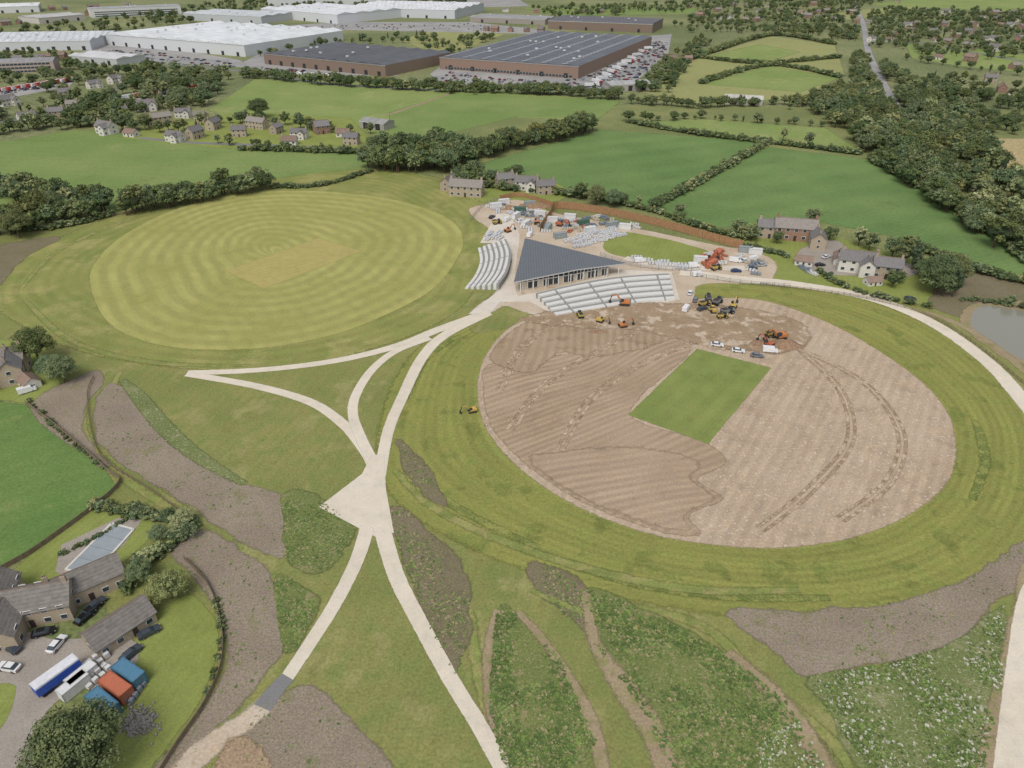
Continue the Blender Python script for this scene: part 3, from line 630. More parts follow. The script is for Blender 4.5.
# ------------------------------------------------------------ pavilion
roofm=pm('standing_seam_roof',(108,112,117),.5,.1,.05,sc=.3,bands=(0,1.1,.2)); k=Kit()
V=[Vector(G(514,282,5.)),Vector(G(627,263,5.2)),Vector(G(525,238,7.2))]; tz=.5; lo=[v-Vector((0,0,tz)) for v in V]
mid_=(V[0]*.45+V[1]*.55)+Vector((0,0,.9)); ml=mid_-Vector((0,0,tz)); ctrp=(V[0]+V[1]+V[2])/3
k.add('roof',roofm,[V[0],mid_,V[1],V[2]],[(0,1,3),(1,2,3)])
fas=pm('roof_fascia',(190,190,188),.5)
k.add('fascia',fas,[V[0],mid_,V[1],V[2],lo[0],ml,lo[1],lo[2]],[(0,4,5,1),(1,5,6,2),(2,6,7,3),(3,7,4,0)])
k.add('soffit',pm('timber_soffit',(196,176,146),.7),[lo[0],ml,lo[1],lo[2]],[(1,0,3),(2,1,3)])
def ins(v,f): return v+(ctrp-v)*f
wp=[ins(lo[0],.2),ins(ml,.18),ins(lo[1],.26),ins(lo[2],.12)]
wallp=pm('pavilion_blockwork',(206,196,178),.8); wpi=pm('white_column',(222,220,214),.6)
for i in range(4):
    a,b=wp[i],wp[(i+1)%4]
    k.add('glazed_front' if i in(0,1) else 'walls',glass if i in (0,1) else wallp,[(a.x,a.y,0),(b.x,b.y,0),(b.x,b.y,b.z+.25),(a.x,a.y,a.z+.25)],[(0,1,2,3)])
    if i in (0,1):
        for j in range(11):
            p=a.lerp(b,j/10); d=(ctrp-p); d.z=0; d.normalize(); q=p-d*.15; k.box('mullions',wpi,(q.x,q.y,p.z/2),(.35,.3,p.z),.1)
        q0=a-(ctrp-a).normalized()*.15; q1=b-(ctrp-b).normalized()*.15
        k.beam('transom',wpi,(q0.x,q0.y,3.0),(q1.x,q1.y,3.0),.2,.35)
        for j in (0,3,7):
            p=a.lerp(b,j/10);q=a.lerp(b,(j+1)/10); d=(ctrp-p).normalized()*.08; k.beam('solid_panels',wallp,(p.x-d.x,p.y-d.y,1.5),(q.x-d.x,q.y-d.y,1.5),.1,3.)
for f in np.linspace(.04,.96,9):
    p=lo[0].lerp(lo[1],f)*.95+ctrp*.05; k.cyl('columns',wpi,(p.x,p.y,0),(p.x,p.y,4.2),.2,8)
spawn('cricket_pavilion',k.meshes(),(0,0,0))
tw=pm('terrace_concrete',(226,224,218),.7,var=.05,k=1.5); tg=pm('terrace_gravel',(146,146,142),.9,var=.15)
def terrace(F_,K_,n,rise=.42):
    Fp=np.array(smooth(GP(F_),False,22)); Kp=np.array(smooth(GP(K_),False,22)); m=len(Fp); k=Kit()
    for i in range(n):
        for (fa,fb,mat,part,zz) in ((i/n,(i+.55)/n,tw,'seat_blocks',rise*(i+1)+.18),((i+.55)/n,(i+1)/n,tg,'treads',rise*(i+1))):
            P=Fp*(1-fa)+Kp*fa; Q=Fp*(1-fb)+Kp*fb
            for j in range(m-1):
                st=part=='seat_blocks' and j%16==10; zt=zz-.17 if st else zz
                a,b,c,d=P[j],P[j+1],Q[j+1],Q[j]
                V=[(a[0],a[1],0),(b[0],b[1],0),(c[0],c[1],0),(d[0],d[1],0),(a[0],a[1],zt),(b[0],b[1],zt),(c[0],c[1],zt),(d[0],d[1],zt)]
                k.add('steps' if st else part,tg if st else mat,V,[(4,5,6,7),(0,1,5,4),(2,3,7,6),(3,0,4,7),(1,2,6,5)])
    spawn('terraced_seating',k.meshes(),(0,0,0))
terrace([(478,249),(480,262),(475,276),(465,289)],[(506,244),(511,258),(508,276),(499,290)],6)
terrace([(556,316),(598,309),(638,303),(675,300)],[(536,298),(578,288),(622,281),(668,278)],5)
# ------------------------------------------------------------ vehicles
def car(col,van=False):
    k=Kit(); p=pm('car_paint',col,.3,.1,.02,spec=.5,k=1.3)
    if not van:
        k.prism('body',p,[(-2.15,.35),(2.1,.35),(2.2,.6),(2.1,.82),(1.05,.98),(-1.7,1.),(-2.2,.9),(-2.25,.6)],-.88,.88,[.02,.04,.08,.06,.03,.03,.06,.05])
        k.prism('cabin_glass',glass,[(1.05,.97),(.35,1.40),(-1.25,1.42),(-1.85,.98)],-.8,.8,[.02,.16,.16,.04])
        k.box('roof',p,(-.45,0,1.43),(1.55,1.3,.07),0,.93)
    else:
        k.prism('body',p,[(-2.6,.35),(2.4,.35),(2.55,.7),(2.4,1.05),(1.7,1.25),(1.2,2.0),(-2.6,2.05)],-.95,.95,[.02,.04,.08,.05,.02,.1,.08])
        k.prism('windscreen',glass,[(1.75,1.22),(1.28,1.9),(1.2,1.9),(1.6,1.22)],-.82,.82)
    for x in (-1.35,1.35):
        for y in (-.8,.8): k.cyl('wheels',tyre,(x,y-.11,.33),(x,y+.11,.33),.33,12); k.cyl('hubs',steel,(x,y*1.145-.01,.33),(x,y*1.145+.01,.33),.2,8)
    for y in (-.6,.6): k.box('headlights',white,(2.12,y,.68),(.12,.35,.16)); k.box('tail_lights',taill,(-2.22,y,.75),(.08,.3,.16))
    return k.joined('vehicle_mesh')
CC=[(230,230,230),(40,42,46),(120,124,128),(70,76,84),(40,62,110),(140,30,30),(180,184,188),(28,28,30)]
CARS=[car(c) for c in CC]; VANS=[car((232,232,232),True)]
def c_at(px,i,ang,nm='parked_car',sc=1.): x,y,_=G(*px); return spawn(nm,CARS[i],(x,y,.06),math.radians(ang),sc)
for px,i,a in [((717,346),0,-15),((738,352),0,-15),((757,357),2,-12),((12,650),3,160),((10,669),0,170),((45,634),7,20),((58,646),0,80),((86,619),7,65),((92,612),7,65),((150,634),3,40),((132,655),3,60),((97,606),3,60),((880,268),0,20),((838,255),5,60),((826,258),0,30),((745,262),0,10),((702,310),3,30),((752,270),1,0),((762,266),6,10),((736,272),4,0),((690,294),0,70),((695,301),2,70),((520,222),0,40),((492,218),1,60),((820,266),7,10),((893,270),0,20),((910,300),3,-20)]: c_at(px,i,a)
for px,a in [((640,262),10),((694,267),5),((507,221),60),((754,260),30),((735,262),-20),((28,392),40),((770,352),-10),((698,276),10),((530,236),70),((686,310),60)]:
    x,y,_=G(*px); spawn('white_van',VANS[0],(x,y,.06),math.radians(a))
def park(px,ang,n):
    P=GP(px); a=math.radians(ang); u=np.array([math.cos(a),math.sin(a)]); v=np.array([-u[1],u[0]]); c=np.mean(P,axis=0); k=0
    g=[(i,j) for i in range(-60,60) for j in range(-25,25)]; random.shuffle(g)
    for i,j in g:
        p=c+u*i*2.8+v*(j*9+(3 if j%2 else 0))
        if inpoly(p[0],p[1],P) and okp(p[0],p[1]):
            spawn('parked_car',random.choice(CARS[:1]*4+[CARS[5],CARS[6]]+CARS),(p[0],p[1],.05),a+math.pi/2,1.08); k+=1
            if k>=n: return
park([(560,84),(640,44),(668,38),(664,56),(622,90),(560,90)],28,260); park([(440,83),(445,72),(560,83),(600,90),(540,91)],-25,90); park([(258,72),(262,66),(380,80),(330,82)],-25,50); park([(90,62),(110,48),(235,62),(240,68)],-30,90); park([(250,30),(345,25),(470,24),(545,32),(345,29),(300,38)],0,110); park([(-20,98),(0,92),(70,82),(60,86)],0,30)
def lorry(cabc,boxc):
    k=Kit(); cb=pm('lorry_cab_paint',cabc,.4,k=1.3); bx=pm('lorry_box_paint',boxc,.5,var=.04,k=1.3)
    k.prism('cab',cb,[(5.2,.6),(7.4,.6),(7.4,2.),(7.1,3.2),(5.2,3.3)],-1.2,1.2); k.box('windscreen',glass,(7.32,0,2.4),(.2,2.,.9)); k.box('trailer',bx,(-1.4,0,2.5),(12.6,2.5,2.7)); k.box('chassis',metald,(0,0,.95),(12.5,1.2,.3))
    for x in (-6,-4.8,-3.6,3.8,6.4):
        for y in (-1.05,1.05): k.cyl('wheels',tyre,(x,y-.16,.5),(x,y+.16,.5),.5,12)
    return k.joined('lorry_mesh')
LO=[lorry((170,64,56),(186,78,66)),lorry((230,230,230),(222,222,222)),lorry((170,56,50),(222,222,222))]
for i in range(16):
    x,y,_=G(4+i*4.8,92-i*.75); spawn('parked_lorry',LO[[0,1,0,2][i%4]],(x,y,.1),math.radians(80+random.uniform(-4,4)))
for i in range(18):
    x,y,_=G(300+i*7,76.5+i*.5) if i<6 else G(592+(i-6)*5,87-(i-6)*3.4); spawn('parked_lorry',LO[[1,2,1][i%3]],(x,y,.1),math.radians(-60 if i<6 else random.choice([20,-60,40])))
for i in range(12):
    x,y,_=G(130+i*6,99-i*.9); spawn('parked_lorry',LO[[1,1,0][i%3]],(x,y,.1),math.radians(60))
def excavator(col):
    k=Kit(); p=pm('plant_paint',col,.5,var=.08,k=1.3)
    for y in (-1.1,1.1):
        k.prism('tracks',rubber,[(-1.6,.1),(1.6,.1),(2.,.45),(1.7,.85),(-1.7,.85),(-2.,.45)],y-.28,y+.28)
        for x in (-1.4,-.5,.5,1.4): k.cyl('rollers',metald,(x,y-.31,.4),(x,y+.31,.4),.22,8)
    k.box('undercarriage',metald,(0,0,.65),(2.,1.7,.4)); k.cyl('slew_ring',metald,(0,0,.85),(0,0,1.05),.7,14)
    k.prism('house',p,[(-2.2,1.05),(1.3,1.05),(1.3,1.5),(-.4,2.),(-2.1,2.),(-2.4,1.6)],-1.25,1.25); k.box('counterweight',metald,(-2.15,0,1.5),(.6,2.3,.8))
    k.box('cab',metald,(.75,.75,1.85),(1.3,.95,1.6),0,.92); k.box('cab_glass',glass,(.78,.75,2.05),(1.34,1.,.9),0,.93)
    k.beam('boom',p,(1.,-.1,1.6),(3.0,-.1,4.0),.3,.42); k.beam('boom',p,(2.95,-.1,3.95),(4.8,-.1,3.6),.28,.36); k.beam('stick',metald,(4.7,-.1,3.9),(5.6,-.1,1.4),.26,.32); k.beam('hydraulic_ram',steel,(1.6,-.1,1.4),(2.8,-.1,3.2),.14,.14); k.beam('hydraulic_ram',steel,(3.2,-.1,4.4),(4.8,-.1,4.1),.12,.12)
    k.prism('bucket',metald,[(5.3,1.5),(6.,1.3),(5.9,.6),(5.2,.35),(4.9,.8)],-.65,.45)
    return k.joined('excavator_mesh')
def dumper(col):
    k=Kit(); p=pm('plant_paint',col,.5,var=.08,k=1.3)
    k.box('chassis',metald,(0,0,.9),(5,1.2,.4))
    for x in (-1.6,1.7):
        for y in (-1.,1.): k.cyl('wheels',tyre,(x,y-.3,.75),(x,y+.3,.75),.75,14); k.cyl('hubs',p,(x,y*1.31-.02,.75),(x,y*1.31+.02,.75),.35,8)
    k.prism('skip',p,[(-2.7,1.5),(-2.9,2.3),(.2,2.3),(0,1.4),(-.6,1.1),(-2.2,1.1)],-1.2,1.2); k.box('load',rubber,(-1.35,0,2.32),(2.6,2.,.12)); k.box('bonnet',p,(2.2,0,1.5),(1.2,1.6,.9)); k.box('cab',metald,(1.1,0,1.9),(1.2,1.5,1.7),0,.9); k.box('cab_glass',glass,(1.1,0,2.15),(1.25,1.55,.8),0,.92)
    return k.joined('dumper_mesh')
def roller(col):
    k=Kit(); p=pm('plant_paint',col,.5,k=1.3)
    k.cyl('drum',steel,(1.5,-1,.75),(1.5,1,.75),.75,18); k.box('drum_frame',p,(1.2,0,1.),(2.2,2.3,.35)); k.box('engine_bay',p,(-1.4,0,1.5),(2.2,1.7,1.)); k.box('cab',p,(.1,0,2.),(1.2,1.5,1.8),0,.9); k.box('cab_glass',glass,(.1,0,2.2),(1.25,1.55,.9),0,.92)
    for y in (-.9,.9): k.cyl('wheels',tyre,(-1.4,y-.3,.75),(-1.4,y+.3,.75),.75,14)
    return k.joined('roller_mesh')
EX=[excavator((196,126,74)),excavator((196,166,84)),excavator((180,100,70))]; DU=[dumper((190,164,90)),dumper((190,178,100)),dumper((130,132,134))]; RO=[roller((196,166,84))]
def put(nm,me,px,a,s_=1.,z=.08): x,y,_=G(*px); return spawn(nm,me,(x,y,z),math.radians(a),s_)
put('excavator',EX[1],(472,412),200,.65); put('excavator',EX[0],(623,327),20,.75); put('dumper_truck',DU[1],(580,317),100,.8); put('excavator',EX[0],(624,305),170,1.); put('excavator',EX[0],(779,339),200,1.1); put('excavator',EX[2],(768,346),130,.8); put('dumper_truck',DU[0],(770,336),30,.8)
put('dumper_truck',DU[0],(704,306),30,.9); put('dumper_truck',DU[2],(717,304),50,1.); put('road_roller',RO[0],(712,312),100,.9); put('dumper_truck',DU[2],(727,314),20,1.); put('excavator',EX[1],(733,308),60,.9); put('dumper_truck',DU[0],(722,318),10,.8); put('dumper_truck',DU[2],(708,300),80,.9)
put('excavator',EX[2],(708,262),30,1.); put('excavator',EX[0],(537,224),90,1.); put('excavator',EX[0],(508,232),40,.8); put('excavator',EX[2],(560,226),-20,.9); put('dumper_truck',DU[0],(497,224),20,.9); put('dumper_truck',DU[0],(716,270),20,.9); put('excavator',EX[1],(600,322),-30,.7)
def container(col,L=6.,h=2.6,nm='container_paint'):
    k=Kit(); p=pm(nm,col,.55,var=.08,bands=(0,.35,.14),k=1.35); fr=pm(nm+'_frame',tuple(int(c*.85) for c in col),.5,k=1.35)
    k.box('shell',p,(0,0,h/2),(L-.1,2.34,h-.1))
    for x in (-1,1):
        for y in (-1,1): k.box('corner_posts',fr,(x*(L/2-.06),y*1.16,h/2),(.16,.16,h))
        k.box('end_rails',fr,(x*(L/2-.06),0,h-.06),(.17,2.36,.14))
    for y in (-1,1): k.box('side_rails',fr,(0,y*1.17,h-.06),(L,.14,.14)); k.box('side_rails',fr,(0,y*1.17,.08),(L,.14,.14))
    for y in (-.6,-.15,.15,.6): k.cyl('lock_rods',steel,(L/2+.04,y,.2),(L/2+.04,y,h-.2),.03,6)
    return k.joined('container_mesh')
CT={c:container(v) for c,v in dict(blue=(86,130,156),orange=(190,112,84),white=(218,218,216),grey=(150,158,158),green=(76,108,92)).items()}
put('shipping_container',CT['orange'],(119,693),-30,1.1); put('shipping_container',CT['blue'],(132,679),-30,1.1); put('shipping_container',CT['blue'],(106,709),-32,1.1)
k=Kit(); tb=pm('trailer_white',(222,222,226),.4,k=1.4); tb2=pm('trailer_blue_paint',(52,84,168),.4,k=1.2)
k.box('box_body',tb,(0,0,2.3),(9,2.5,2.6)); k.box('side_panels',tb2,(0,0,2.1),(9.06,2.56,2.2)); k.box('roof_panel',tb,(0,0,3.62),(8.9,2.4,.06)); k.box('chassis',metald,(0,0,.85),(8.6,1.2,.3)); k.box('landing_legs',steel,(3,0,.5),(.2,1.6,1.))
for x in (-3.4,-2.3):
    for y in (-1.,1.): k.cyl('wheels',tyre,(x,y-.15,.5),(x,y+.15,.5),.5,12)
put('box_trailer',k.joined('trailer_mesh'),(60,682),56,.9)
for px,a in [((76,690),60),((84,680),60)]: put('storage_cabin',CT['white'],px,a,.9)
def stack(col,seed):
    r=random.Random(seed); k=Kit(); p=pm('wrapped_material',col,.5,var=.1,k=1.4)
    for i in range(4):
        for j in range(2):
            hh=r.uniform(.6,1.4); k.box('wrapped_stack',p,(i*1.5-2.2,j*1.4-.7,.15+hh/2),(1.1,1.,hh),r.uniform(-.1,.1),.94); k.box('pallet',woodg,(i*1.5-2.2,j*1.4-.7,.08),(1.25,1.15,.14))
    return k.joined('pallet_stack_mesh')
ST=[stack((216,216,214),1),stack((206,208,212),2),stack((196,186,168),3),stack((186,116,88),4),stack((130,140,150),5)]
def stacks(px,n,idx,ang=None):
    P=GP(px);X=[p[0] for p in P];Y=[p[1] for p in P];k=0;t=0;got=[]
    while k<n and t<900:
        t+=1;x=random.uniform(min(X),max(X));y=random.uniform(min(Y),max(Y))
        if inpoly(x,y,P) and all((x-a)**2+(y-b)**2>9 for a,b in got): got.append((x,y)); spawn('pallet_stack',ST[random.choice(idx)],(x,y,.08),math.radians((ang or random.uniform(0,180))+random.uniform(-6,6)),random.uniform(.7,.95));k+=1
stacks([(566,240),(612,229),(622,236),(578,248)],30,[0,0,1],25); stacks([(632,257),(690,267),(688,270),(630,261)],16,[0,0,1],-10); stacks([(500,205),(540,212),(552,232),(530,232),(505,215)],24,[2,0,0,4,1]); stacks([(485,234),(500,232),(500,240),(486,240)],8,[0,0,1],60); stacks([(555,218),(600,226),(570,234)],14,[2,4,3,0,1]); stacks([(698,258),(722,250),(730,262),(704,270)],12,[3,3,2,0]); stacks([(740,256),(765,262),(755,276)],8,[2,4,0]); stacks([(485,206),(500,202),(500,214)],6,[0,1]); stacks([(800,268),(815,272),(815,276)],3,[4,0]); stacks([(70,672),(98,662),(104,674),(88,690)],5,[0,0,1],60); stacks([(130,690),(150,684),(145,700)],4,[4,2]); stacks([(575,214),(640,224),(640,230),(600,226)],10,[2,0,4])
for px,c,a in [((583,225),'green',20),((612,227),'grey',20),((548,230),'grey',70),((520,212),'green',0),((700,262),'white',-12),((718,256),'orange',60),((712,266),'orange',50),((560,238),'grey',20),((625,229),'white',-15),((745,252),'grey',-15),((755,254),'white',-15),((530,206),'grey',10),((496,208),'white',20),((504,204),'white',20),((540,216),'white',-10),((552,222),'white',-10),((570,219),'white',-12),((590,232),'white',20),((516,218),'white',60),((526,226),'white',60)]: put('site_cabin' if c in('grey','white') else 'shipping_container',CT[c],px,a)
def heap(name,px,rx,ry,h,mat):
    x,y,_=G(*px);V=[(0,0,h)];Fc=[];m=24
    for i in range(1,8):
        f=i/7
        for j in range(m):
            a=2*math.pi*j/m; r=f*(1+.25*mnoise.noise(Vector((math.cos(a)*2+x,math.sin(a)*2,f)))); z=h*(1-f)**.9*(1+.4*mnoise.noise(Vector((a*2,f*4,x)))); V.append((math.cos(a)*rx*r,math.sin(a)*ry*r,z if i<7 else -.05))
    for j in range(m): Fc.append((0,1+j,1+(j+1)%m))
    for i in range(6):
        for j in range(m):
            a=1+i*m+j;b=1+i*m+(j+1)%m; Fc.append((a,a+m,b+m,b))
    o=addobj(name,newmesh(name,V,Fc,[mat])); o.location=(x,y,.08)
dirtm=pm('spoil',(146,120,96),.95,var=.3,sc=1.2); stonem=pm('rubble',(150,144,134),.9,var=.4,sc=2.)
heap('spoil_heap',(785,345),6,4,2,dirtm); heap('spoil_heap',(535,206),9,5,2.2,dirtm); heap('spoil_heap',(508,208),6,4,1.6,dirtm); heap('spoil_heap',(598,332),4,1.5,.4,dirtm); heap('gravel_heap',(492,246),4,3,1.2,stonem); heap('spoil_heap',(760,344),4,3,1.2,dirtm)
rs=random.Random(4); k=Kit()
for i in range(380):
    x,y,_=G(138+rs.gauss(0,9),722+rs.gauss(0,7)); s_=rs.uniform(.2,.6); k.box('stones',stonem,(x,y,s_*.3+.05),(s_,s_*.8,s_*.7),rs.uniform(0,3),.8,rs.uniform(-.4,.4))
addobj('rubble_pile',k.joined('rubble_pile'))
def fence(name,px,h=1.8,mat=wood,panel=True,post=2.4):
    P=GP(px); P=smooth(P,False,5) if len(P)>2 else [np.array(p) for p in P]; k=Kit()
    Q=[P[0]]
    for a,b in zip(P[:-1],P[1:]):
        L=np.linalg.norm(b-a); n=max(1,int(round(L/post)))
        for i in range(1,n+1): Q.append(a+(b-a)*i/n)
    for a,b in zip(Q[:-1],Q[1:]):
        k.box('posts',mat,(a[0],a[1],h/2),(.14,.14,h+.15))
        if panel: k.beam('panels',mat,(a[0],a[1],h*.5+.05),(b[0],b[1],h*.5+.05),.05,h*.92)
        else:
            for z in (.35,.7,1.05): k.beam('rails',mat,(a[0],a[1],z*h/1.2),(b[0],b[1],z*h/1.2),.05,.12)
    addobj(name,k.joined(name))
fence('timber_hoarding',[(540,232),(550,218),(558,209),(600,214),(640,222),(690,235),(725,245),(742,249)],4.2)
fence('timber_hoarding',[(500,200),(520,197),(545,204),(558,209)],2.6)
fence('garden_fence',[(-30,590),(0,572),(45,545),(118,488),(106,470),(60,430),(26,404)],1.5,woodg)
fence('garden_fence',[(185,560),(208,585),(222,625),(222,665),(205,705),(178,745),(150,790)],1.3,woodg)
fence('post_and_rail_fence',[(94,378),(88,400),(100,455),(150,490),(190,520)],1.2,woodg,False)
fence('post_and_rail_fence',[(0,402),(-60,398)],1.2,woodg,False)
fence('post_and_rail_fence',[(-40,260),(0,235),(60,226),(125,214),(180,200),(270,186),(322,184),(368,170)],1.2,woodg,False)
fence('post_and_rail_fence',[(760,285),(850,296),(925,315),(975,345),(1024,385)],1.2,woodg,False)
fence('site_mesh_fence',[(690,276),(740,284),(790,288)],2.,steel,False,3.4); fence('site_mesh_fence',[(600,256),(640,268),(700,272)],2.,steel,False,3.4); fence('site_mesh_fence',[(470,222),(484,206),(500,200)],2.,steel,False,3.4)
# ------------------------------------------------------------ near house group
slb=pm('stone_slate_roof',(124,119,113),.8,var=.22,sc=1.,bands=(2,.5,.14))
gh=house(15,8,4.4,3.,sand,slb,2,(-4.5,-5.5,8,7,4.2,2.8)); x,y,_=G(40,612); spawn('stone_farmhouse',gh,(x,y,0),math.radians(15)); 
gh2=house(14,7,4.,2.8,sand,slb,1); x,y,_=G(90,590); spawn('stone_barn_house',gh2,(x,y,0),math.radians(38))
gh3=house(12,6.5,2.8,2.6,sand,slb,0); x,y,_=G(122,632); spawn('stone_outbuilding',gh3,(x,y,0),math.radians(52))
gh4=house(9,7,4.2,3.,sand,slb,1); x,y,_=G(2,606); spawn('stone_cottage',gh4,(x,y,0),math.radians(-75))
for p,r in (((40,612),11),((90,590),8),((122,632),8),((2,606),8)):
    x,y,_=G(*p); blocked.append([(x-r,y-r),(x+r,y-r),(x+r,y+r),(x-r,y+r)])
k=Kit(); a,b,c,d=[Vector(G(*p)) for p in ((66,570),(92,577),(134,530),(112,524))]
cov=pm('pool_cover',(150,158,162),.5,var=.08,sc=.5)
k.add('cover',cov,[v+Vector((0,0,.3)) for v in (a,b,c,d)],[(0,1,2,3)])
for p,q in ((a,b),(b,c),(c,d),(d,a)): k.beam('pool_edge',wtrim,p+Vector((0,0,.2)),q+Vector((0,0,.2)),.5,.3)
for t in (.25,.5,.75): k.beam('cover_straps',steel,a.lerp(d,t)+Vector((0,0,.33)),b.lerp(c,t)+Vector((0,0,.33)),.08,.04)
spawn('covered_swimming_pool',k.meshes(),(0,0,0))
# ------------------------------------------------------------ vegetation placement
one((92,772),13.5,big=0); one((172,598),6.5,big=2,w_=1.1); one((143,582),6,big=1,w_=.9); one((40,362),12,big=1); one((66,382),9,big=1); one((56,378),8,big=0)
one((46,222),15,big=1);one((60,220),14,big=0);one((20,238),13,big=1);one((934,292),15,big=0,w_=.9);one((950,284),12,big=1);one((858,246),9); one((912,270),13,kind='con')
one((170,520),3.5,w_=1); one((185,526),4.5,w_=1.1,big=2); one((160,540),4,big=1,w_=1.1); one((190,538),4.5); one((812,224),8); one((783,140),8)
one((596,205),10,big=1); one((614,207),9,big=0); one((580,200),10); one((260,118),14,big=0,w_=1.1); one((808,146),9)
hedge([(92,506),(120,512),(165,520),(190,526)],2.4,2.2,3); hedge([(190,526),(172,545),(140,570),(128,590)],3,2.2,3.4); hedge([(60,556),(100,536),(140,512)],1.2,.9,1.4,1.2)
hedge([(652,208),(700,182),(766,144)],4,3.2,4.5,2.); hedge([(625,122),(690,134),(764,143),(862,155)],3,3,5,2.5); hedge([(590,198),(652,212),(700,228),(745,240)],4,2.5,4,3.2); hedge([(870,160),(950,206),(1060,285)],5,4,6,3)
hedge([(270,188),(322,186),(370,172)],3,2,3.5,2.5); hedge([(240,150),(365,154)],3,3,5,3); hedge([(455,172),(480,186),(590,198)],4,3,6,3); hedge([(905,240),(960,267),(1060,292)],3,3,5,2.5); hedge([(740,245),(800,262),(850,290),(930,308)],2.5,1.8,3,2.); hedge([(10,232),(60,228),(110,216)],3,3,4,2.5)
hedge([(28,400),(60,432),(108,472)],1.,.8,1.4,2.2); hedge([(215,600),(222,640),(205,700)],1.2,.8,1.4,1.6)
belt([(-40,196),(0,196),(45,202),(98,216)],14,5.5,10,15); belt([(-40,240),(0,236),(50,226),(98,218)],8,5.5,9,14); belt([(125,214),(170,206),(215,199),(268,188)],12,5.,9,14)
belt([(370,166),(410,168),(450,170)],22,5.5,12,16); belt([(376,150),(420,152),(460,150)],14,6,10,15); belt([(450,168),(500,150),(545,142),(588,130)],16,6,10,15); belt([(462,178),(490,186),(520,188)],12,6,7,12); belt([(505,178),(520,180)],6,5,8,12)
belt([(610,202),(650,208),(680,216)],5,8,4,7); belt([(745,230),(760,240),(800,246),(826,238)],8,6,5,9); belt([(730,232),(750,242)],6,5,5,8); belt([(862,250),(905,262),(930,284)],7,6,6,11); belt([(925,292),(955,296)],8,5,7,11); belt([(900,280),(890,288)],5,5,5,7,)
belt([(155,134),(240,122),(300,126),(366,136)],16,10,6,10); belt([(200,144),(290,150),(360,153)],10,11,5,8); belt([(245,77),(330,85),(420,90),(530,94),(622,100)],14,7,8,12); belt([(-40,136),(40,130),(100,124),(150,130)],20,8,8,12); belt([(630,104),(700,108),(800,104),(840,110)],10,6,6,10); belt([(628,122),(700,119),(760,123),(826,127)],6,7,4,8)
hedge([(700,84),(770,66),(840,78)],5,3,6,4.); hedge([(700,58),(760,64),(840,58)],5,3,6,4.); hedge([(690,60),(770,36),(835,45)],6,4,7,4.)
wood_([(60,122),(110,100),(150,70),(232,76),(212,106),(160,114),(100,126)],120,8,13); wood_([(-40,125),(0,108),(60,98),(90,100),(60,118),(0,128)],200,8,12)
wood_([(815,112),(838,92),(868,96),(905,128),(960,178),(1060,252),(1060,278),(985,244),(930,206),(880,166),(850,140)],48,9,14)
wood_([(880,66),(915,86),(950,112),(985,142),(1010,178),(1060,205),(1060,240),(985,186),(920,132),(893,95)],60,9,13)
wood_([(850,60),(864,55),(880,95),(895,120),(850,90)],70,7,11)
wood_([(910,76),(960,80),(1060,96),(1060,136),(975,134),(940,100)],190,7,12)
wood_([(868,12),(890,10),(1060,14),(1060,60),(940,60),(900,50),(868,48)],260,6,11); wood_([(780,108),(812,96),(840,90),(832,124)],110,6,10)
wood_([(635,92),(660,66),(700,40),(712,46),(690,66),(668,96)],120,7,11); wood_([(700,34),(760,28),(860,28),(855,42),(770,34)],170,7,11)
wood_([(665,28),(700,14),(860,8),(855,24),(760,26),(690,34)],420,7,11); wood_([(530,10),(700,2),(900,0),(860,8),(700,12),(560,18)],500,8,12)
wood_([(-60,36),(0,30),(100,22),(250,0),(460,-4),(470,4),(260,12),(110,36),(0,44)],600,8,12); wood_([(-40,70),(0,58),(60,54),(110,66),(140,72),(60,98),(0,90)],300,7,12); wood_([(235,60),(262,50),(320,40),(430,36),(440,42),(330,46),(262,58)],330,7,11)
wood_([(-200,2),(500,-8),(1250,-2),(1250,-18),(500,-20),(-200,-18)],700,9,14); wood_([(420,44),(500,36),(440,60)],200,6,10); wood_([(380,88),(440,84),(520,92),(610,94),(600,98),(440,94)],150,7,10)
wood_([(-700,20),(-60,60),(-60,-10),(-700,-10)],900,9,14)
belt([(1000,305),(1060,312)],4,5,3,5); hedge([(960,300),(1000,304),(1060,316)],3,1.5,2.6,2.5); belt([(905,60),(960,68),(1060,82)],6,12,6,10)
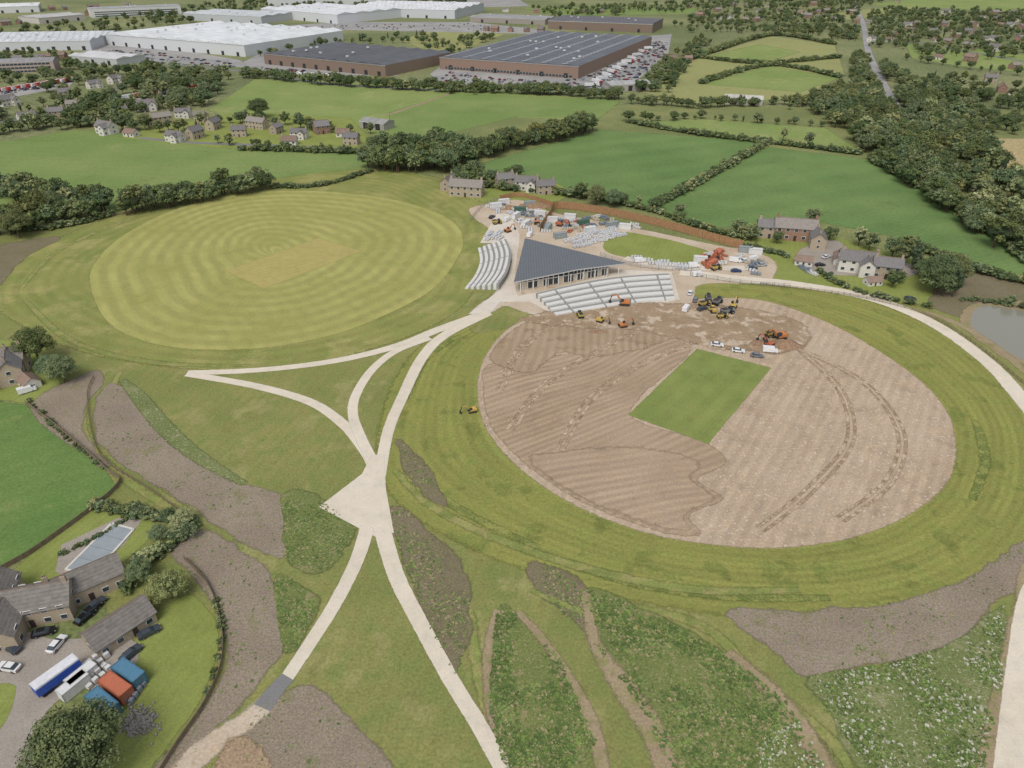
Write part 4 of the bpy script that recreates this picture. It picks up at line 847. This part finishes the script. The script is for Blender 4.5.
def tufts(name,px,n,mats,s0,s1,hh):
    P=GP(px);X=[p[0] for p in P];Y=[p[1] for p in P];pts=[];t=0
    while len(pts)<n and t<n*15:
        t+=1;x=random.uniform(min(X),max(X));y=random.uniform(min(Y),max(Y))
        if inpoly(x,y,P) and mnoise.noise(Vector((x*.12,y*.12,5)))+random.uniform(-.3,.3)>0.: pts.append((x,y))
    V=[];Fc=[];mi=[]
    for x,y in pts:
        s_=random.uniform(s0,s1); m=random.randrange(len(mats))
        for q in range(3):
            a=random.uniform(0,6.28);dx,dy=math.cos(a)*s_,math.sin(a)*s_; ox,oy=random.uniform(-s_,s_)*.5,random.uniform(-s_,s_)*.5; h=random.uniform(.3,1)*hh; lx,ly=-dy*1.4,dx*1.4
            b=len(V);V+=[(x+ox-dx,y+oy-dy,.07),(x+ox+dx,y+oy+dy,.07),(x+ox+dx*.7+lx,y+oy+dy*.7+ly,h),(x+ox-dx*.7+lx,y+oy-dy*.7+ly,h*.9)];Fc.append((b,b+1,b+2,b+3));mi.append(m)
    addobj(name,newmesh(name,V,Fc,mats,mi))
tg1=pm('meadow_plants',(112,130,70),.9,var=.25,sc=.2,k=1.2);tg2=pm('meadow_plants_dark',(86,106,56),.9,var=.25,sc=.2,k=1.2);tfl=pm('white_flowers',(182,182,162),.9,k=1.3); tdr=pm('dry_stems',(150,142,104),.9,k=1.3)
for p in (W1,W2): tufts('wildflower_plants',p,3200,[tg1,tg2,tg2,tg1,tg2,tdr],.1,.3,.28)
for p in (W4,W5): tufts('wildflower_plants',p,700,[tg1,tg2,tg1,tg2,tdr],.1,.25,.22)
tufts('wildflower_plants',W3,2600,[tg1,tg2,tg1,tg2,tfl],.1,.26,.3); tufts('white_wildflowers',[(760,740),(800,720),(840,790),(760,790)],400,[tfl,tg1],.1,.22,.3)
for p,n in ((B3,700),(B4,120),(B5,300),(B1,250),(B2,150),(B6,250),(B7,80)): tufts('weeds',p,n,[tg1,tg2,tdr],.08,.24,.2)
print('objects',len(bpy.data.objects))
